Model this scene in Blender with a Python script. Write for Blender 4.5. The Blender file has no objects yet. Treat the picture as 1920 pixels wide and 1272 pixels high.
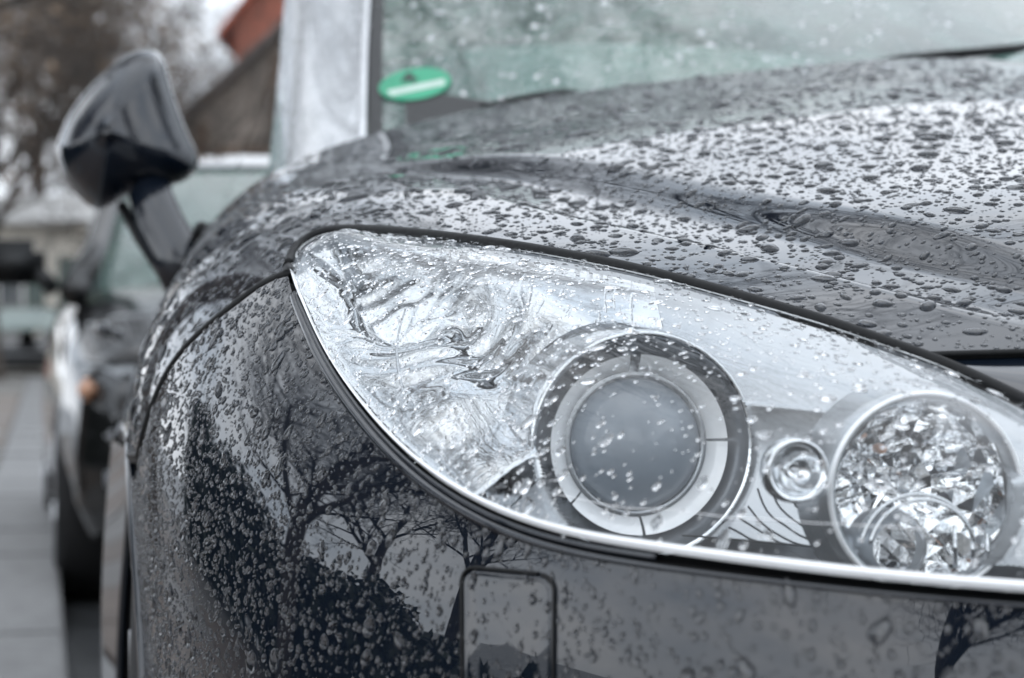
import bpy, bmesh, math, random
import numpy as np
from mathutils import Vector, Matrix

random.seed(7)
RNG = np.random.default_rng(11)
SC = bpy.context.scene
COL = SC.collection

# ------------------------------------------------------------------ camera
FPX, CH, HORIZON = 4000.0, 0.75, 670.0          # focal length in photo pixels, eye height, horizon row
PITCH = math.atan((HORIZON - 636.0) / FPX)
cam_d = bpy.data.cameras.new('camera')
cam = bpy.data.objects.new('camera', cam_d)
COL.objects.link(cam)
cam.location = (0, 0, CH)
cam.rotation_euler = (math.radians(90) + PITCH, 0, 0)
cam_d.sensor_width = 36.0
cam_d.lens = 36.0 * FPX / 1920.0
cam_d.clip_start, cam_d.clip_end = 0.05, 2000
cam_d.dof.use_dof = True
cam_d.dof.focus_distance = 1.25
cam_d.dof.aperture_fstop = 8.5
cam_d.dof.aperture_blades = 0
SC.camera = cam

# ------------------------------------------------------------------ world and sun
SUN_EL, SUN_AZ = math.radians(38), math.radians(215)
world = bpy.data.worlds.new('World')
SC.world = world
world.use_nodes = True
nt = world.node_tree
nt.nodes.clear()
out = nt.nodes.new('ShaderNodeOutputWorld')
bg = nt.nodes.new('ShaderNodeBackground')
sky = nt.nodes.new('ShaderNodeTexSky')
sky.sky_type = 'NISHITA'
sky.sun_disc = False
sky.sun_elevation = SUN_EL
sky.sun_rotation = SUN_AZ
sky.dust_density = 1.0
sky.air_density = 1.0
hs = nt.nodes.new('ShaderNodeHueSaturation')
hs.inputs['Saturation'].default_value = 0.35
tc = nt.nodes.new('ShaderNodeTexCoord')
mp = nt.nodes.new('ShaderNodeMapping')
mp.inputs['Scale'].default_value = (1.0, 1.0, 2.2)
nz = nt.nodes.new('ShaderNodeTexNoise')
nz.inputs['Scale'].default_value = 2.6
nz.inputs['Detail'].default_value = 6.0
nz.inputs['Roughness'].default_value = 0.55
cr = nt.nodes.new('ShaderNodeValToRGB')
cr.color_ramp.elements[0].position = 0.30
cr.color_ramp.elements[0].color = (6.7, 7.8, 9.2, 1)
cr.color_ramp.elements[1].position = 0.70
cr.color_ramp.elements[1].color = (12.5, 12.9, 13.5, 1)
mx = nt.nodes.new('ShaderNodeMix')
mx.data_type = 'RGBA'
mx.inputs[0].default_value = 0.86                # how much of the sky the cloud deck covers
nt.links.new(tc.outputs['Generated'], mp.inputs['Vector'])
nt.links.new(mp.outputs['Vector'], nz.inputs['Vector'])
nt.links.new(nz.outputs['Fac'], cr.inputs['Fac'])
nt.links.new(sky.outputs['Color'], hs.inputs['Color'])
nt.links.new(hs.outputs['Color'], mx.inputs[6])
nt.links.new(cr.outputs['Color'], mx.inputs[7])
nt.links.new(mx.outputs[2], bg.inputs['Color'])
bg.inputs['Strength'].default_value = 0.15
nt.links.new(bg.outputs['Background'], out.inputs['Surface'])

sun_d = bpy.data.lights.new('sun', 'SUN')
sun_d.energy = 0.5
sun_d.angle = math.radians(170)
sun_d.color = (1.0, 0.97, 0.92)
sun = bpy.data.objects.new('sun', sun_d)
COL.objects.link(sun)
sd = Vector((math.sin(SUN_AZ) * math.cos(SUN_EL), math.cos(SUN_AZ) * math.cos(SUN_EL), math.sin(SUN_EL)))
sun.rotation_euler = sd.to_track_quat('Z', 'Y').to_euler()
sun.location = (-3, -5, 12)

SC.view_settings.view_transform = 'Standard'
SC.view_settings.look = 'None'
SC.view_settings.exposure = 0.24
SC.view_settings.gamma = 1.0
SC.cycles.max_bounces = 14
SC.cycles.transparent_max_bounces = 24
SC.cycles.transmission_bounces = 12
SC.cycles.glossy_bounces = 8
SC.cycles.use_denoising = True
SC.cycles.sample_clamp_indirect = 6.0
SC.cycles.blur_glossy = 0.3

# ------------------------------------------------------------------ helpers: tags, meshes
def tag(o, label=None, cat=None, group=None, kind=None):
    if label: o['label'] = label
    if cat: o['category'] = cat
    if group: o['group'] = group
    if kind: o['kind'] = kind
    return o

def empty(name, loc, rz=0.0):
    o = bpy.data.objects.new(name, None)
    o.empty_display_size = 0.1
    o.location = loc
    o.rotation_euler = (0, 0, rz)
    COL.objects.link(o)
    return o

def mesh_data(name, V, F, mat, smooth=True):
    V = np.asarray(V, float)
    me = bpy.data.meshes.new(name)
    if isinstance(F, np.ndarray):
        n, k = F.shape
        me.vertices.add(len(V)); me.vertices.foreach_set('co', V.ravel().astype(np.float32))
        me.loops.add(n * k); me.loops.foreach_set('vertex_index', F.ravel().astype(np.int32))
        me.polygons.add(n)
        me.polygons.foreach_set('loop_start', np.arange(0, n * k, k, dtype=np.int32))
        me.update(calc_edges=True)
        me.validate()
    else:
        me.from_pydata([tuple(p) for p in V], [], [tuple(f) for f in F])
        me.update()
    me.polygons.foreach_set('use_smooth', np.full(len(me.polygons), smooth, dtype=bool))
    if mat is not None:
        for m in (mat if isinstance(mat, (list, tuple)) else [mat]):
            me.materials.append(m)
    return me

def obj(name, V, F, mat, parent=None, smooth=True, local=False, matidx=None):
    """One mesh object; V in world space (re-centred on its base) unless local."""
    V = np.asarray(V, float)
    c = np.zeros(3)
    if not local:
        c = np.array([(V[:, 0].min() + V[:, 0].max()) / 2, (V[:, 1].min() + V[:, 1].max()) / 2, V[:, 2].min()])
    me = mesh_data(name, V - c, F, mat, smooth)
    if matidx is not None:
        me.polygons.foreach_set('material_index', np.asarray(matidx, np.int32))
    o = bpy.data.objects.new(name, me)
    o.location = c
    COL.objects.link(o)
    if parent is not None:
        o.parent = parent
        if not local:
            o.matrix_parent_inverse = world_inv(parent)
    return o

def world_inv(p):
    m = p.matrix_basis.copy()
    q = p
    while q.parent is not None:
        m = q.parent.matrix_basis @ q.matrix_parent_inverse @ m if False else (q.parent.matrix_basis @ (q.matrix_parent_inverse @ m))
        q = q.parent
    return m.inverted()

def grid_faces(n, m, close_n=False, close_m=False):
    a = np.arange(n * m).reshape(n, m)
    if close_n: a = np.vstack([a, a[:1]])
    if close_m: a = np.hstack([a, a[:, :1]])
    return np.stack([a[:-1, :-1].ravel(), a[1:, :-1].ravel(), a[1:, 1:].ravel(), a[:-1, 1:].ravel()], 1)

def outward(V, F, toward=(0, -6, 3)):
    """wind a sheet's faces so that most look towards a point"""
    a, b, c = V[F[:, 0]], V[F[:, 1]], V[F[:, 2]]
    n = np.cross(b - a, c - a)
    return F if (n * (np.array(toward) - a)).sum() > 0 else F[:, ::-1]

class MB:
    """collects simple shapes into one mesh"""
    def __init__(s): s.V = []; s.F = []
    def add(s, V, F):
        k = len(s.V)
        s.V += [tuple(p) for p in V]
        s.F += [tuple(int(i) + k for i in f) for f in F]
        return s
    def box(s, lo, hi, M=None):
        x0, y0, z0 = lo; x1, y1, z1 = hi
        V = [(x0,y0,z0),(x1,y0,z0),(x1,y1,z0),(x0,y1,z0),(x0,y0,z1),(x1,y0,z1),(x1,y1,z1),(x0,y1,z1)]
        if M is not None: V = [M @ Vector(p) for p in V]
        return s.add(V, [(0,3,2,1),(4,5,6,7),(0,1,5,4),(1,2,6,5),(2,3,7,6),(3,0,4,7)])
    def bbox(s, lo, hi, b):
        """box with chamfered edges"""
        bm = bmesh.new()
        bmesh.ops.create_cube(bm, size=1.0)
        for v in bm.verts:
            v.co = Vector([lo[i] + (v.co[i] + 0.5) * (hi[i] - lo[i]) for i in range(3)])
        bmesh.ops.bevel(bm, geom=list(bm.edges), offset=b, segments=2, affect='EDGES')
        bm.verts.index_update()
        s.add([v.co[:] for v in bm.verts], [[v.index for v in f.verts] for f in bm.faces])
        bm.free()
        return s
    def prism(s, poly, y0, y1, axis='y'):
        n = len(poly)
        if axis == 'y': V = [(x, y0, z) for x, z in poly] + [(x, y1, z) for x, z in poly]
        elif axis == 'x': V = [(y0, x, z) for x, z in poly] + [(y1, x, z) for x, z in poly]
        else: V = [(x, z, y0) for x, z in poly] + [(x, z, y1) for x, z in poly]
        F = [tuple(range(n)), tuple(range(2 * n - 1, n - 1, -1))]
        F += [(i, n + i, n + (i + 1) % n, (i + 1) % n) for i in range(n)]
        return s.add(V, F)
    def tube(s, P, R, k=8, cap=True):
        P = [Vector(p) for p in P]
        if not isinstance(R, (list, tuple, np.ndarray)): R = [R] * len(P)
        V, F = [], []
        ref = Vector((0, 0, 1))
        for i, p in enumerate(P):
            t = (P[min(i + 1, len(P) - 1)] - P[max(i - 1, 0)]).normalized()
            if abs(t.dot(ref)) > 0.98: ref = Vector((1, 0, 0))
            a = t.cross(ref).normalized(); b = a.cross(t).normalized()
            ref = b
            for j in range(k):
                q = 2 * math.pi * j / k
                V.append(p + (a * math.cos(q) + b * math.sin(q)) * R[i])
        for i in range(len(P) - 1):
            for j in range(k):
                F.append((i*k + j, i*k + (j+1) % k, (i+1)*k + (j+1) % k, (i+1)*k + j))
        if cap:
            F.append(tuple(range(k))[::-1]); F.append(tuple((len(P)-1)*k + j for j in range(k)))
        return s.add(V, F)
    def build(s, name, mat, parent=None, smooth=False, local=False):
        return obj(name, s.V, s.F, mat, parent, smooth, local)

# ------------------------------------------------------------------ materials
def newmat(name):
    m = bpy.data.materials.new(name)
    m.use_nodes = True
    n = m.node_tree
    for x in list(n.nodes): n.nodes.remove(x)
    o = n.nodes.new('ShaderNodeOutputMaterial')
    return m, n, o

def pbr(name, col, rough=0.5, metal=0.0, var=0.0, vscale=20.0, bump=0.0, bscale=60.0, coat=0.0, coat_rough=0.03,
        rvar=0.0, col2=None, spec=0.5, bdist=0.002, alpha=None, ior=1.5, stretch=(1, 1, 1), coords='Object'):
    m, n, o = newmat(name)
    p = n.nodes.new('ShaderNodeBsdfPrincipled')
    n.links.new(p.outputs[0], o.inputs['Surface'])
    p.inputs['Base Color'].default_value = (*col, 1)
    p.inputs['Roughness'].default_value = rough
    p.inputs['Metallic'].default_value = metal
    p.inputs['IOR'].default_value = ior
    p.inputs['Specular IOR Level'].default_value = spec
    p.inputs['Coat Weight'].default_value = coat
    p.inputs['Coat Roughness'].default_value = coat_rough
    t = n.nodes.new('ShaderNodeTexCoord')
    mpn = n.nodes.new('ShaderNodeMapping')
    mpn.inputs['Scale'].default_value = stretch
    n.links.new(t.outputs[coords], mpn.inputs['Vector'])
    if var > 0 or col2 is not None or rvar > 0:
        z = n.nodes.new('ShaderNodeTexNoise')
        z.inputs['Scale'].default_value = vscale
        z.inputs['Detail'].default_value = 5
        n.links.new(mpn.outputs[0], z.inputs['Vector'])
        r = n.nodes.new('ShaderNodeValToRGB')
        c2 = col2 if col2 is not None else tuple(min(1, c * (1 + var)) for c in col)
        c1 = col if col2 is not None else tuple(c * (1 - var) for c in col)
        r.color_ramp.elements[0].position, r.color_ramp.elements[1].position = 0.35, 0.66
        r.color_ramp.elements[0].color = (*c1, 1); r.color_ramp.elements[1].color = (*c2, 1)
        n.links.new(z.outputs['Fac'], r.inputs['Fac'])
        n.links.new(r.outputs['Color'], p.inputs['Base Color'])
        if rvar > 0:
            mr = n.nodes.new('ShaderNodeMapRange')
            mr.inputs['To Min'].default_value = max(0, rough - rvar)
            mr.inputs['To Max'].default_value = rough + rvar
            mr.inputs['From Min'].default_value = 0.3; mr.inputs['From Max'].default_value = 0.7
            n.links.new(z.outputs['Fac'], mr.inputs['Value'])
            n.links.new(mr.outputs[0], p.inputs['Roughness'])
    if bump > 0:
        z2 = n.nodes.new('ShaderNodeTexNoise')
        z2.inputs['Scale'].default_value = bscale
        z2.inputs['Detail'].default_value = 4
        n.links.new(mpn.outputs[0], z2.inputs['Vector'])
        b = n.nodes.new('ShaderNodeBump')
        b.inputs['Strength'].default_value = bump
        b.inputs['Distance'].default_value = bdist
        n.links.new(z2.outputs['Fac'], b.inputs['Height'])
        n.links.new(b.outputs[0], p.inputs['Normal'])
    return m

def paint_mat(name, base, micro=0.0, mscale=420.0):
    """dark metallic car paint under clear coat, with a film of tiny rain beads as fine relief"""
    m, n, o = newmat(name)
    p = n.nodes.new('ShaderNodeBsdfPrincipled')
    n.links.new(p.outputs[0], o.inputs['Surface'])
    t = n.nodes.new('ShaderNodeTexCoord')
    z = n.nodes.new('ShaderNodeTexNoise'); z.inputs['Scale'].default_value = 2500; z.inputs['Detail'].default_value = 1
    n.links.new(t.outputs['Object'], z.inputs['Vector'])
    r = n.nodes.new('ShaderNodeValToRGB')
    r.color_ramp.elements[0].position, r.color_ramp.elements[1].position = 0.35, 0.75
    r.color_ramp.elements[0].color = (*[c * 0.8 for c in base], 1)
    r.color_ramp.elements[1].color = (*[c * 1.6 for c in base], 1)
    n.links.new(z.outputs['Fac'], r.inputs['Fac'])
    n.links.new(r.outputs['Color'], p.inputs['Base Color'])
    p.inputs['Metallic'].default_value = 0.0
    p.inputs['Specular IOR Level'].default_value = 0.0
    p.inputs['Roughness'].default_value = 0.5
    p.inputs['Coat Weight'].default_value = 1.0
    p.inputs['Coat Roughness'].default_value = 0.006
    p.inputs['Coat IOR'].default_value = 1.68
    # tiny beads
    v = n.nodes.new('ShaderNodeTexVoronoi'); v.inputs['Scale'].default_value = mscale; v.feature = 'F1'
    n.links.new(t.outputs['Object'], v.inputs['Vector'])
    k = n.nodes.new('ShaderNodeMapRange')
    k.inputs['From Min'].default_value = 0.0; k.inputs['From Max'].default_value = 0.34
    k.inputs['To Min'].default_value = 1.0; k.inputs['To Max'].default_value = 0.0
    k.interpolation_type = 'SMOOTHSTEP'
    n.links.new(v.outputs['Distance'], k.inputs['Value'])
    # only some cells carry a bead, in loose patches
    pz = n.nodes.new('ShaderNodeTexNoise'); pz.inputs['Scale'].default_value = 60; pz.inputs['Detail'].default_value = 2
    n.links.new(t.outputs['Object'], pz.inputs['Vector'])
    pk = n.nodes.new('ShaderNodeMapRange')
    pk.inputs['From Min'].default_value = 0.45; pk.inputs['From Max'].default_value = 0.62
    n.links.new(pz.outputs['Fac'], pk.inputs['Value'])
    mm = n.nodes.new('ShaderNodeMath'); mm.operation = 'MULTIPLY'
    n.links.new(k.outputs[0], mm.inputs[0]); n.links.new(pk.outputs[0], mm.inputs[1])
    b = n.nodes.new('ShaderNodeBump')
    b.inputs['Strength'].default_value = micro
    b.inputs['Distance'].default_value = 0.0006
    n.links.new(mm.outputs[0], b.inputs['Height'])
    n.links.new(b.outputs[0], p.inputs['Coat Normal'])
    return m

def glassy(name, ior=1.33, rough=0.0, col=(1, 1, 1)):
    m, n, o = newmat(name)
    g = n.nodes.new('ShaderNodeBsdfGlass')
    g.inputs['IOR'].default_value = ior
    g.inputs['Roughness'].default_value = rough
    g.inputs['Color'].default_value = (*col, 1)
    n.links.new(g.outputs[0], o.inputs['Surface'])
    return m

def thin_clear(name, tint=(0.97, 0.98, 0.98), ior=1.58, rough=0.0, haze=0.0, hazecol=(0.8, 0.8, 0.8), bump=0.0, bscale=8.0, boost=1.7):
    """thin transparent sheet: see-through plus mirror reflection, optionally a little surface haze"""
    m, n, o = newmat(name)
    tr = n.nodes.new('ShaderNodeBsdfTransparent'); tr.inputs['Color'].default_value = (*tint, 1)
    gl = n.nodes.new('ShaderNodeBsdfGlossy'); gl.inputs['Roughness'].default_value = rough
    fr = n.nodes.new('ShaderNodeFresnel'); fr.inputs['IOR'].default_value = ior
    mu = n.nodes.new('ShaderNodeMath'); mu.operation = 'MULTIPLY'; mu.use_clamp = True; mu.inputs[1].default_value = boost
    ge = n.nodes.new('ShaderNodeNewGeometry')          # a thin sheet mirrors the same from both of its faces
    im = n.nodes.new('ShaderNodeMix'); im.inputs[2].default_value = ior; im.inputs[3].default_value = 1.0 / ior
    n.links.new(ge.outputs['Backfacing'], im.inputs[0]); n.links.new(im.outputs[0], fr.inputs['IOR'])
    n.links.new(fr.outputs[0], mu.inputs[0])
    ms = n.nodes.new('ShaderNodeMixShader')
    n.links.new(mu.outputs[0], ms.inputs[0])
    if haze > 0:
        df = n.nodes.new('ShaderNodeBsdfDiffuse'); df.inputs['Color'].default_value = (*hazecol, 1)
        tl = n.nodes.new('ShaderNodeBsdfTranslucent'); tl.inputs['Color'].default_value = (*hazecol, 1)
        m0 = n.nodes.new('ShaderNodeMixShader'); m0.inputs[0].default_value = 0.5
        n.links.new(df.outputs[0], m0.inputs[1]); n.links.new(tl.outputs[0], m0.inputs[2])
        m1 = n.nodes.new('ShaderNodeMixShader')
        t = n.nodes.new('ShaderNodeTexCoord')
        z = n.nodes.new('ShaderNodeTexNoise'); z.inputs['Scale'].default_value = 22; z.inputs['Detail'].default_value = 8
        n.links.new(t.outputs['Object'], z.inputs['Vector'])
        k = n.nodes.new('ShaderNodeMapRange')
        k.inputs['From Min'].default_value = 0.3; k.inputs['From Max'].default_value = 0.7
        k.inputs['To Min'].default_value = haze * 0.6; k.inputs['To Max'].default_value = min(1, haze * 1.4)
        n.links.new(z.outputs['Fac'], k.inputs['Value'])
        n.links.new(k.outputs[0], m1.inputs[0])
        n.links.new(tr.outputs[0], m1.inputs[1]); n.links.new(m0.outputs[0], m1.inputs[2])
        n.links.new(m1.outputs[0], ms.inputs[1])
    else:
        n.links.new(tr.outputs[0], ms.inputs[1])
    n.links.new(gl.outputs[0], ms.inputs[2])
    if bump > 0:
        t = n.nodes.new('ShaderNodeTexCoord')
        z = n.nodes.new('ShaderNodeTexNoise'); z.inputs['Scale'].default_value = bscale; z.inputs['Detail'].default_value = 3
        n.links.new(t.outputs['Object'], z.inputs['Vector'])
        b = n.nodes.new('ShaderNodeBump'); b.inputs['Strength'].default_value = bump; b.inputs['Distance'].default_value = 0.002
        n.links.new(z.outputs['Fac'], b.inputs['Height'])
        n.links.new(b.outputs[0], gl.inputs['Normal']); n.links.new(b.outputs[0], fr.inputs['Normal'])
    n.links.new(ms.outputs[0], o.inputs['Surface'])
    return m

def chrome_mat(name, col=(0.86, 0.87, 0.88), rough=0.06, bump=0.0, bscale=30.0, bdist=0.002, stretch=(1, 1, 1)):
    return pbr(name, col, rough=rough, metal=1.0, bump=bump, bscale=bscale, bdist=bdist, stretch=stretch)

M = {}
M['paint'] = paint_mat('dark_blue_grey_paint', (0.0050, 0.0080, 0.0135))
M['water'] = glassy('rain_water', 1.333)
M['lens'] = thin_clear('clear_polycarbonate', ior=1.5, boost=0.85)
M['rubber'] = pbr('black_rubber', (0.004, 0.0045, 0.005), rough=0.5, spec=0.25, bump=0.25, bscale=180)
M['black'] = pbr('black_plastic', (0.010, 0.011, 0.012), rough=0.45, bump=0.2, bscale=220)
M['well'] = pbr('wheel_well_black', (0.004, 0.004, 0.005), rough=0.9)
M['tyre'] = pbr('tyre_rubber', (0.012, 0.012, 0.013), rough=0.75, bump=0.4, bscale=70)
M['alloy'] = pbr('alloy_wheel', (0.45, 0.46, 0.48), rough=0.3, metal=0.9, var=0.1)
M['chrome'] = chrome_mat('mirror_chrome', (0.74, 0.76, 0.78), 0.05, bump=0.12, bscale=45, bdist=0.003)
M['chrome_facet'] = chrome_mat('facetted_chrome', (0.62, 0.635, 0.65), 0.03, bump=0.10, bscale=26, bdist=0.003)
M['chrome_bright'] = chrome_mat('bright_chrome_facets', (0.88, 0.89, 0.90), 0.03, bump=0.15, bscale=70, bdist=0.002)
M['bezel'] = pbr('satin_silver_bezel', (0.42, 0.44, 0.46), rough=0.24, metal=0.7, bump=0.10, bscale=30, bdist=0.004)
M['bezel_dark'] = pbr('smoked_silver_bezel', (0.30, 0.32, 0.345), rough=0.28, metal=0.5, bump=0.1, bscale=40)
M['collar'] = pbr('smoked_collar', (0.26, 0.275, 0.295), rough=0.22, metal=0.6)
M['rim_white'] = pbr('glossy_white', (0.93, 0.94, 0.95), rough=0.10, spec=0.7, coat=1.0)  # white base colour stands in for the sky sheen on the lens flange
M['groove'] = pbr('dark_groove', (0.02, 0.022, 0.025), rough=0.5)
M['projector_glass'] = pbr('projector_glass', (0.22, 0.255, 0.295), rough=0.45, var=0.14, vscale=24, coat=0.7, coat_rough=0.02)
M['sky_sheen'] = pbr('pale_sky_sheen', (0.60, 0.62, 0.64), rough=0.16, metal=0.35, var=0.12, vscale=9, bump=0.5, bscale=160, coat=1.0)  # pale colour stands in for sky mirrored in the pillar's paint
M['amber'] = pbr('amber_bulb', (0.62, 0.33, 0.20), rough=0.15, coat=1.0)
M['bulb'] = glassy('bulb_glass', 1.45, 0.02)
M['screen'] = thin_clear('misted_green_windscreen', tint=(0.40, 0.56, 0.50), ior=1.52, haze=0.74, hazecol=(0.135, 0.25, 0.215), bump=0.25, bscale=30, boost=2.0)
M['side_glass'] = thin_clear('green_side_glass', tint=(0.45, 0.58, 0.54), ior=1.52, haze=0.25, hazecol=(0.30, 0.40, 0.38), boost=1.8)
M['sticker'] = pbr('green_sticker', (0.02, 0.31, 0.165), rough=0.4, var=0.12, vscale=14)
M['sticker_white'] = pbr('white_sticker_field', (0.50, 0.60, 0.54), rough=0.45, var=0.08, vscale=60)
M['ink'] = pbr('black_ink', (0.01, 0.03, 0.02), rough=0.5)
M['interior'] = pbr('dashboard_dark', (0.03, 0.035, 0.036), rough=0.8)

# ------------------------------------------------------------------ car frame (u: to the car's left, v: to its rear, z: up)
ALPHA = math.radians(9.0)
CA, SA = math.cos(ALPHA), math.sin(ALPHA)
CX, CY = 0.636, 1.120
UC = 0.12                                       # the car's centre plane

def W(u, v, z):
    u, v, z = np.broadcast_arrays(np.asarray(u, float), np.asarray(v, float), np.asarray(z, float))
    return np.stack([CX + u * CA - v * SA, CY + u * SA + v * CA, z], -1)

cp, sp = math.cos(PITCH), math.sin(PITCH)
def pix(P):
    """world point -> photo pixel"""
    P = np.asarray(P, float)
    dz = P[..., 2] - CH
    dep = P[..., 1] * cp + dz * sp
    up = -P[..., 1] * sp + dz * cp
    return np.stack([960 + FPX * P[..., 0] / dep, 636 - FPX * up / dep], -1)

def ray(px, py):
    a, b = (px - 960) / FPX, (636 - py) / FPX
    return np.array([a, cp - b * sp, sp + b * cp])

def at_v(px, py, v):
    """where the pixel's ray meets the car's cross plane v"""
    d = ray(px, py)
    # v = -(x-CX)*SA + (y-CY)*CA
    t = (v - CX * SA + CY * CA) / (-d[0] * SA + d[1] * CA)
    return np.array([0, 0, CH]) + d * t

def at_y(px, py, y):
    d = ray(px, py)
    return np.array([0, 0, CH]) + d * (y / d[1])

def uvz(P):
    x, y = P[..., 0] - CX, P[..., 1] - CY
    return np.stack([x * CA + y * SA, -x * SA + y * CA, P[..., 2]], -1)

def spline(x, Y, q):
    """natural cubic spline through Y (n,...) at knots x"""
    x = np.asarray(x, float); Y = np.asarray(Y, float); q = np.asarray(q, float)
    n = len(x); h = np.diff(x)
    A = np.zeros((n, n)); B = np.zeros((n,) + Y.shape[1:])
    A[0, 0] = A[-1, -1] = 1
    for i in range(1, n - 1):
        A[i, i-1], A[i, i], A[i, i+1] = h[i-1], 2 * (h[i-1] + h[i]), h[i]
        B[i] = 6 * ((Y[i+1] - Y[i]) / h[i] - (Y[i] - Y[i-1]) / h[i-1])
    Mm = np.linalg.solve(A, B.reshape(n, -1)).reshape(B.shape)
    k = np.clip(np.searchsorted(x, q, side='right') - 1, 0, n - 2)
    sh = (-1,) + (1,) * (Y.ndim - 1)
    hk = h[k].reshape(sh); a = (x[k+1] - q).reshape(sh); b = (q - x[k]).reshape(sh)
    return (Mm[k] * a**3 + Mm[k+1] * b**3) / (6 * hk) + (Y[k] / hk - Mm[k] * hk / 6) * a + (Y[k+1] / hk - Mm[k+1] * hk / 6) * b

def resample(P, n):
    P = np.asarray(P, float)
    d = np.concatenate([[0], np.cumsum(np.linalg.norm(np.diff(P, axis=0), axis=1))])
    return np.stack([np.interp(np.linspace(0, d[-1], n), d, P[:, i]) for i in range(P.shape[1])], 1)

def smooth_curve(P, n):
    P = np.asarray(P, float)
    d = np.concatenate([[0], np.cumsum(np.linalg.norm(np.diff(P, axis=0), axis=1))])
    return resample(spline(d, P, np.linspace(0, d[-1], n * 4)), n)

def in_poly(pts, poly):
    x, y = pts[..., 0], pts[..., 1]
    inside = np.zeros(x.shape, bool)
    n = len(poly)
    for i in range(n):
        x0, y0 = poly[i]; x1, y1 = poly[(i + 1) % n]
        c = ((y0 > y) != (y1 > y))
        if y1 != y0:
            inside ^= c & (x < (x1 - x0) * (y - y0) / (y1 - y0) + x0)
    return inside

# outlines read from the photograph (they only say where seams run across the panels built below)
SEAM_TOP = smooth_curve([(3600, 640), (2900, 642), (2300, 648), (1920, 656), (1712, 662)], 60)
SEAM_LENS_TOP = smooth_curve([(1712, 662), (1560, 608), (1400, 561), (1230, 515), (1060, 479), (900, 453), (760, 437), (660, 431),
                              (610, 434), (575, 447), (552, 470), (541, 500), (540, 518)], 160)
SEAM_A = smooth_curve([(540, 518), (520, 524), (450, 568), (372, 632), (318, 698), (284, 775), (262, 855)], 60)
SEAM_LENS_BOT = smooth_curve([(3200, 1222), (2600, 1175), (1920, 1138), (1500, 1098), (1200, 1060), (1000, 1018), (870, 961), (760, 880),
                              (668, 778), (604, 680), (563, 590), (545, 540), (540, 518)], 200)
FRONT_EDGE = np.vstack([SEAM_TOP, SEAM_LENS_TOP[1:], SEAM_A[1:]])
BUMP_EDGE = np.vstack([SEAM_LENS_BOT, SEAM_A[1:]])

# ------------------------------------------------------------------ hood + wing loft (stations along v)
vs = np.array([-0.25, 0.05, 0.20, 0.40, 0.75, 1.08, 1.42])
#   columns:       centre         hood          valley in      valley         crest          wing top       shoulder       side           side low
ST = np.array([
 [(UC, .600), (-.18, .595), (-.30, .588), (-.36, .582), (-.43, .575), (-.56, .565), (-.64, .535), (-.68, .48), (-.70, .40)],
 [(UC, .785), (-.16, .779), (-.25, .773), (-.31, .767), (-.39, .757), (-.55, .738), (-.66, .700), (-.728, .62), (-.745, .51)],
 [(UC, .846), (-.17, .840), (-.275, .832), (-.34, .824), (-.425, .812), (-.575, .794), (-.69, .757), (-.757, .667), (-.773, .555)],
 [(UC, .890), (-.18, .884), (-.30, .875), (-.375, .866), (-.46, .855), (-.60, .840), (-.715, .800), (-.785, .70), (-.80, .60)],
 [(UC, .967), (-.20, .959), (-.39, .939), (-.485, .922), (-.56, .908), (-.665, .892), (-.760, .850), (-.825, .76), (-.838, .66)],
 [(UC, 1.034), (-.22, 1.018), (-.46, .976), (-.575, .947), (-.64, .931), (-.702, .914), (-.765, .874), (-.815, .785), (-.842, .66)],
 [(UC, 1.106), (-.24, 1.072), (-.50, 1.026), (-.63, .988), (-.68, .966), (-.722, .940), (-.772, .888), (-.815, .80), (-.866, .66)],
])
NS_H, NV_H = 340, 220
def hood_eval(ncol, half=True):
    """returns function col-parameter x v -> world"""
    base = ST[2]
    cpar = np.concatenate([[0], np.cumsum(np.linalg.norm(np.diff(ST.mean(0), axis=0), axis=1))])
    # symmetric extension across the centre plane keeps the hood smooth at u = 0
    cfull = np.concatenate([-cpar[:0:-1], cpar])
    STf = np.concatenate([ST[:, :0:-1] * np.array([-1.0, 1.0]) + np.array([2 * UC, 0]), ST], axis=1)
    q = np.linspace(0, cpar[-1], ncol)
    cols = np.stack([spline(cfull, STf[k], q) for k in range(len(vs))], 0)     # (stations, ncol, 2)
    return cols
HC = hood_eval(NS_H)
vd = np.linspace(vs[0], vs[-1], 400)
HD = spline(vs, HC, vd)                                                        # (700, ncol, 2)
HW = W(HD[..., 0], vd[:, None], HD[..., 1])                                    # world
HP = pix(HW)
poly = np.vstack([FRONT_EDGE, [(262, 855), (-4000, 900), (-4000, -4000), (8000, -4000), (8000, 600), (3600, 640)]])
INS = in_poly(HP, poly)
def trim(D, par, INS, last, poly, place):
    """per column, bisect the parameter where the loft crosses the seam; D (npar, ncol, 2) dense loft"""
    nc = D.shape[1]; cols = np.arange(nc)
    lo = np.zeros(nc); hi = np.zeros(nc)
    for j in range(nc):
        bad = np.where(~INS[:, j])[0]
        if last:
            k = min(bad.max() + 1 if len(bad) else 0, len(par) - 2); lo[j], hi[j] = max(k - 1, 0), k
        else:
            k = max(bad.min() if len(bad) else len(par) - 1, 1); lo[j], hi[j] = k, k - 1
    def val(f):
        i = np.clip(f.astype(int), 0, len(par) - 2); w_ = (f - i)[:, None]
        return D[i, cols] * (1 - w_) + D[i + 1, cols] * w_, par[i] * (1 - w_[:, 0]) + par[i + 1] * w_[:, 0]
    for _ in range(22):
        m_ = 0.5 * (lo + hi)
        d_, p_ = val(m_)
        ok = in_poly(pix(place(d_, p_)), poly)
        hi = np.where(ok, m_, hi); lo = np.where(ok, lo, m_)
    return val(hi)[1]
H = np.zeros((NS_H, NV_H, 3))
V0 = trim(HD, vd, INS, True, poly, lambda d_, p_: W(d_[:, 0], p_, d_[:, 1]))
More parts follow.
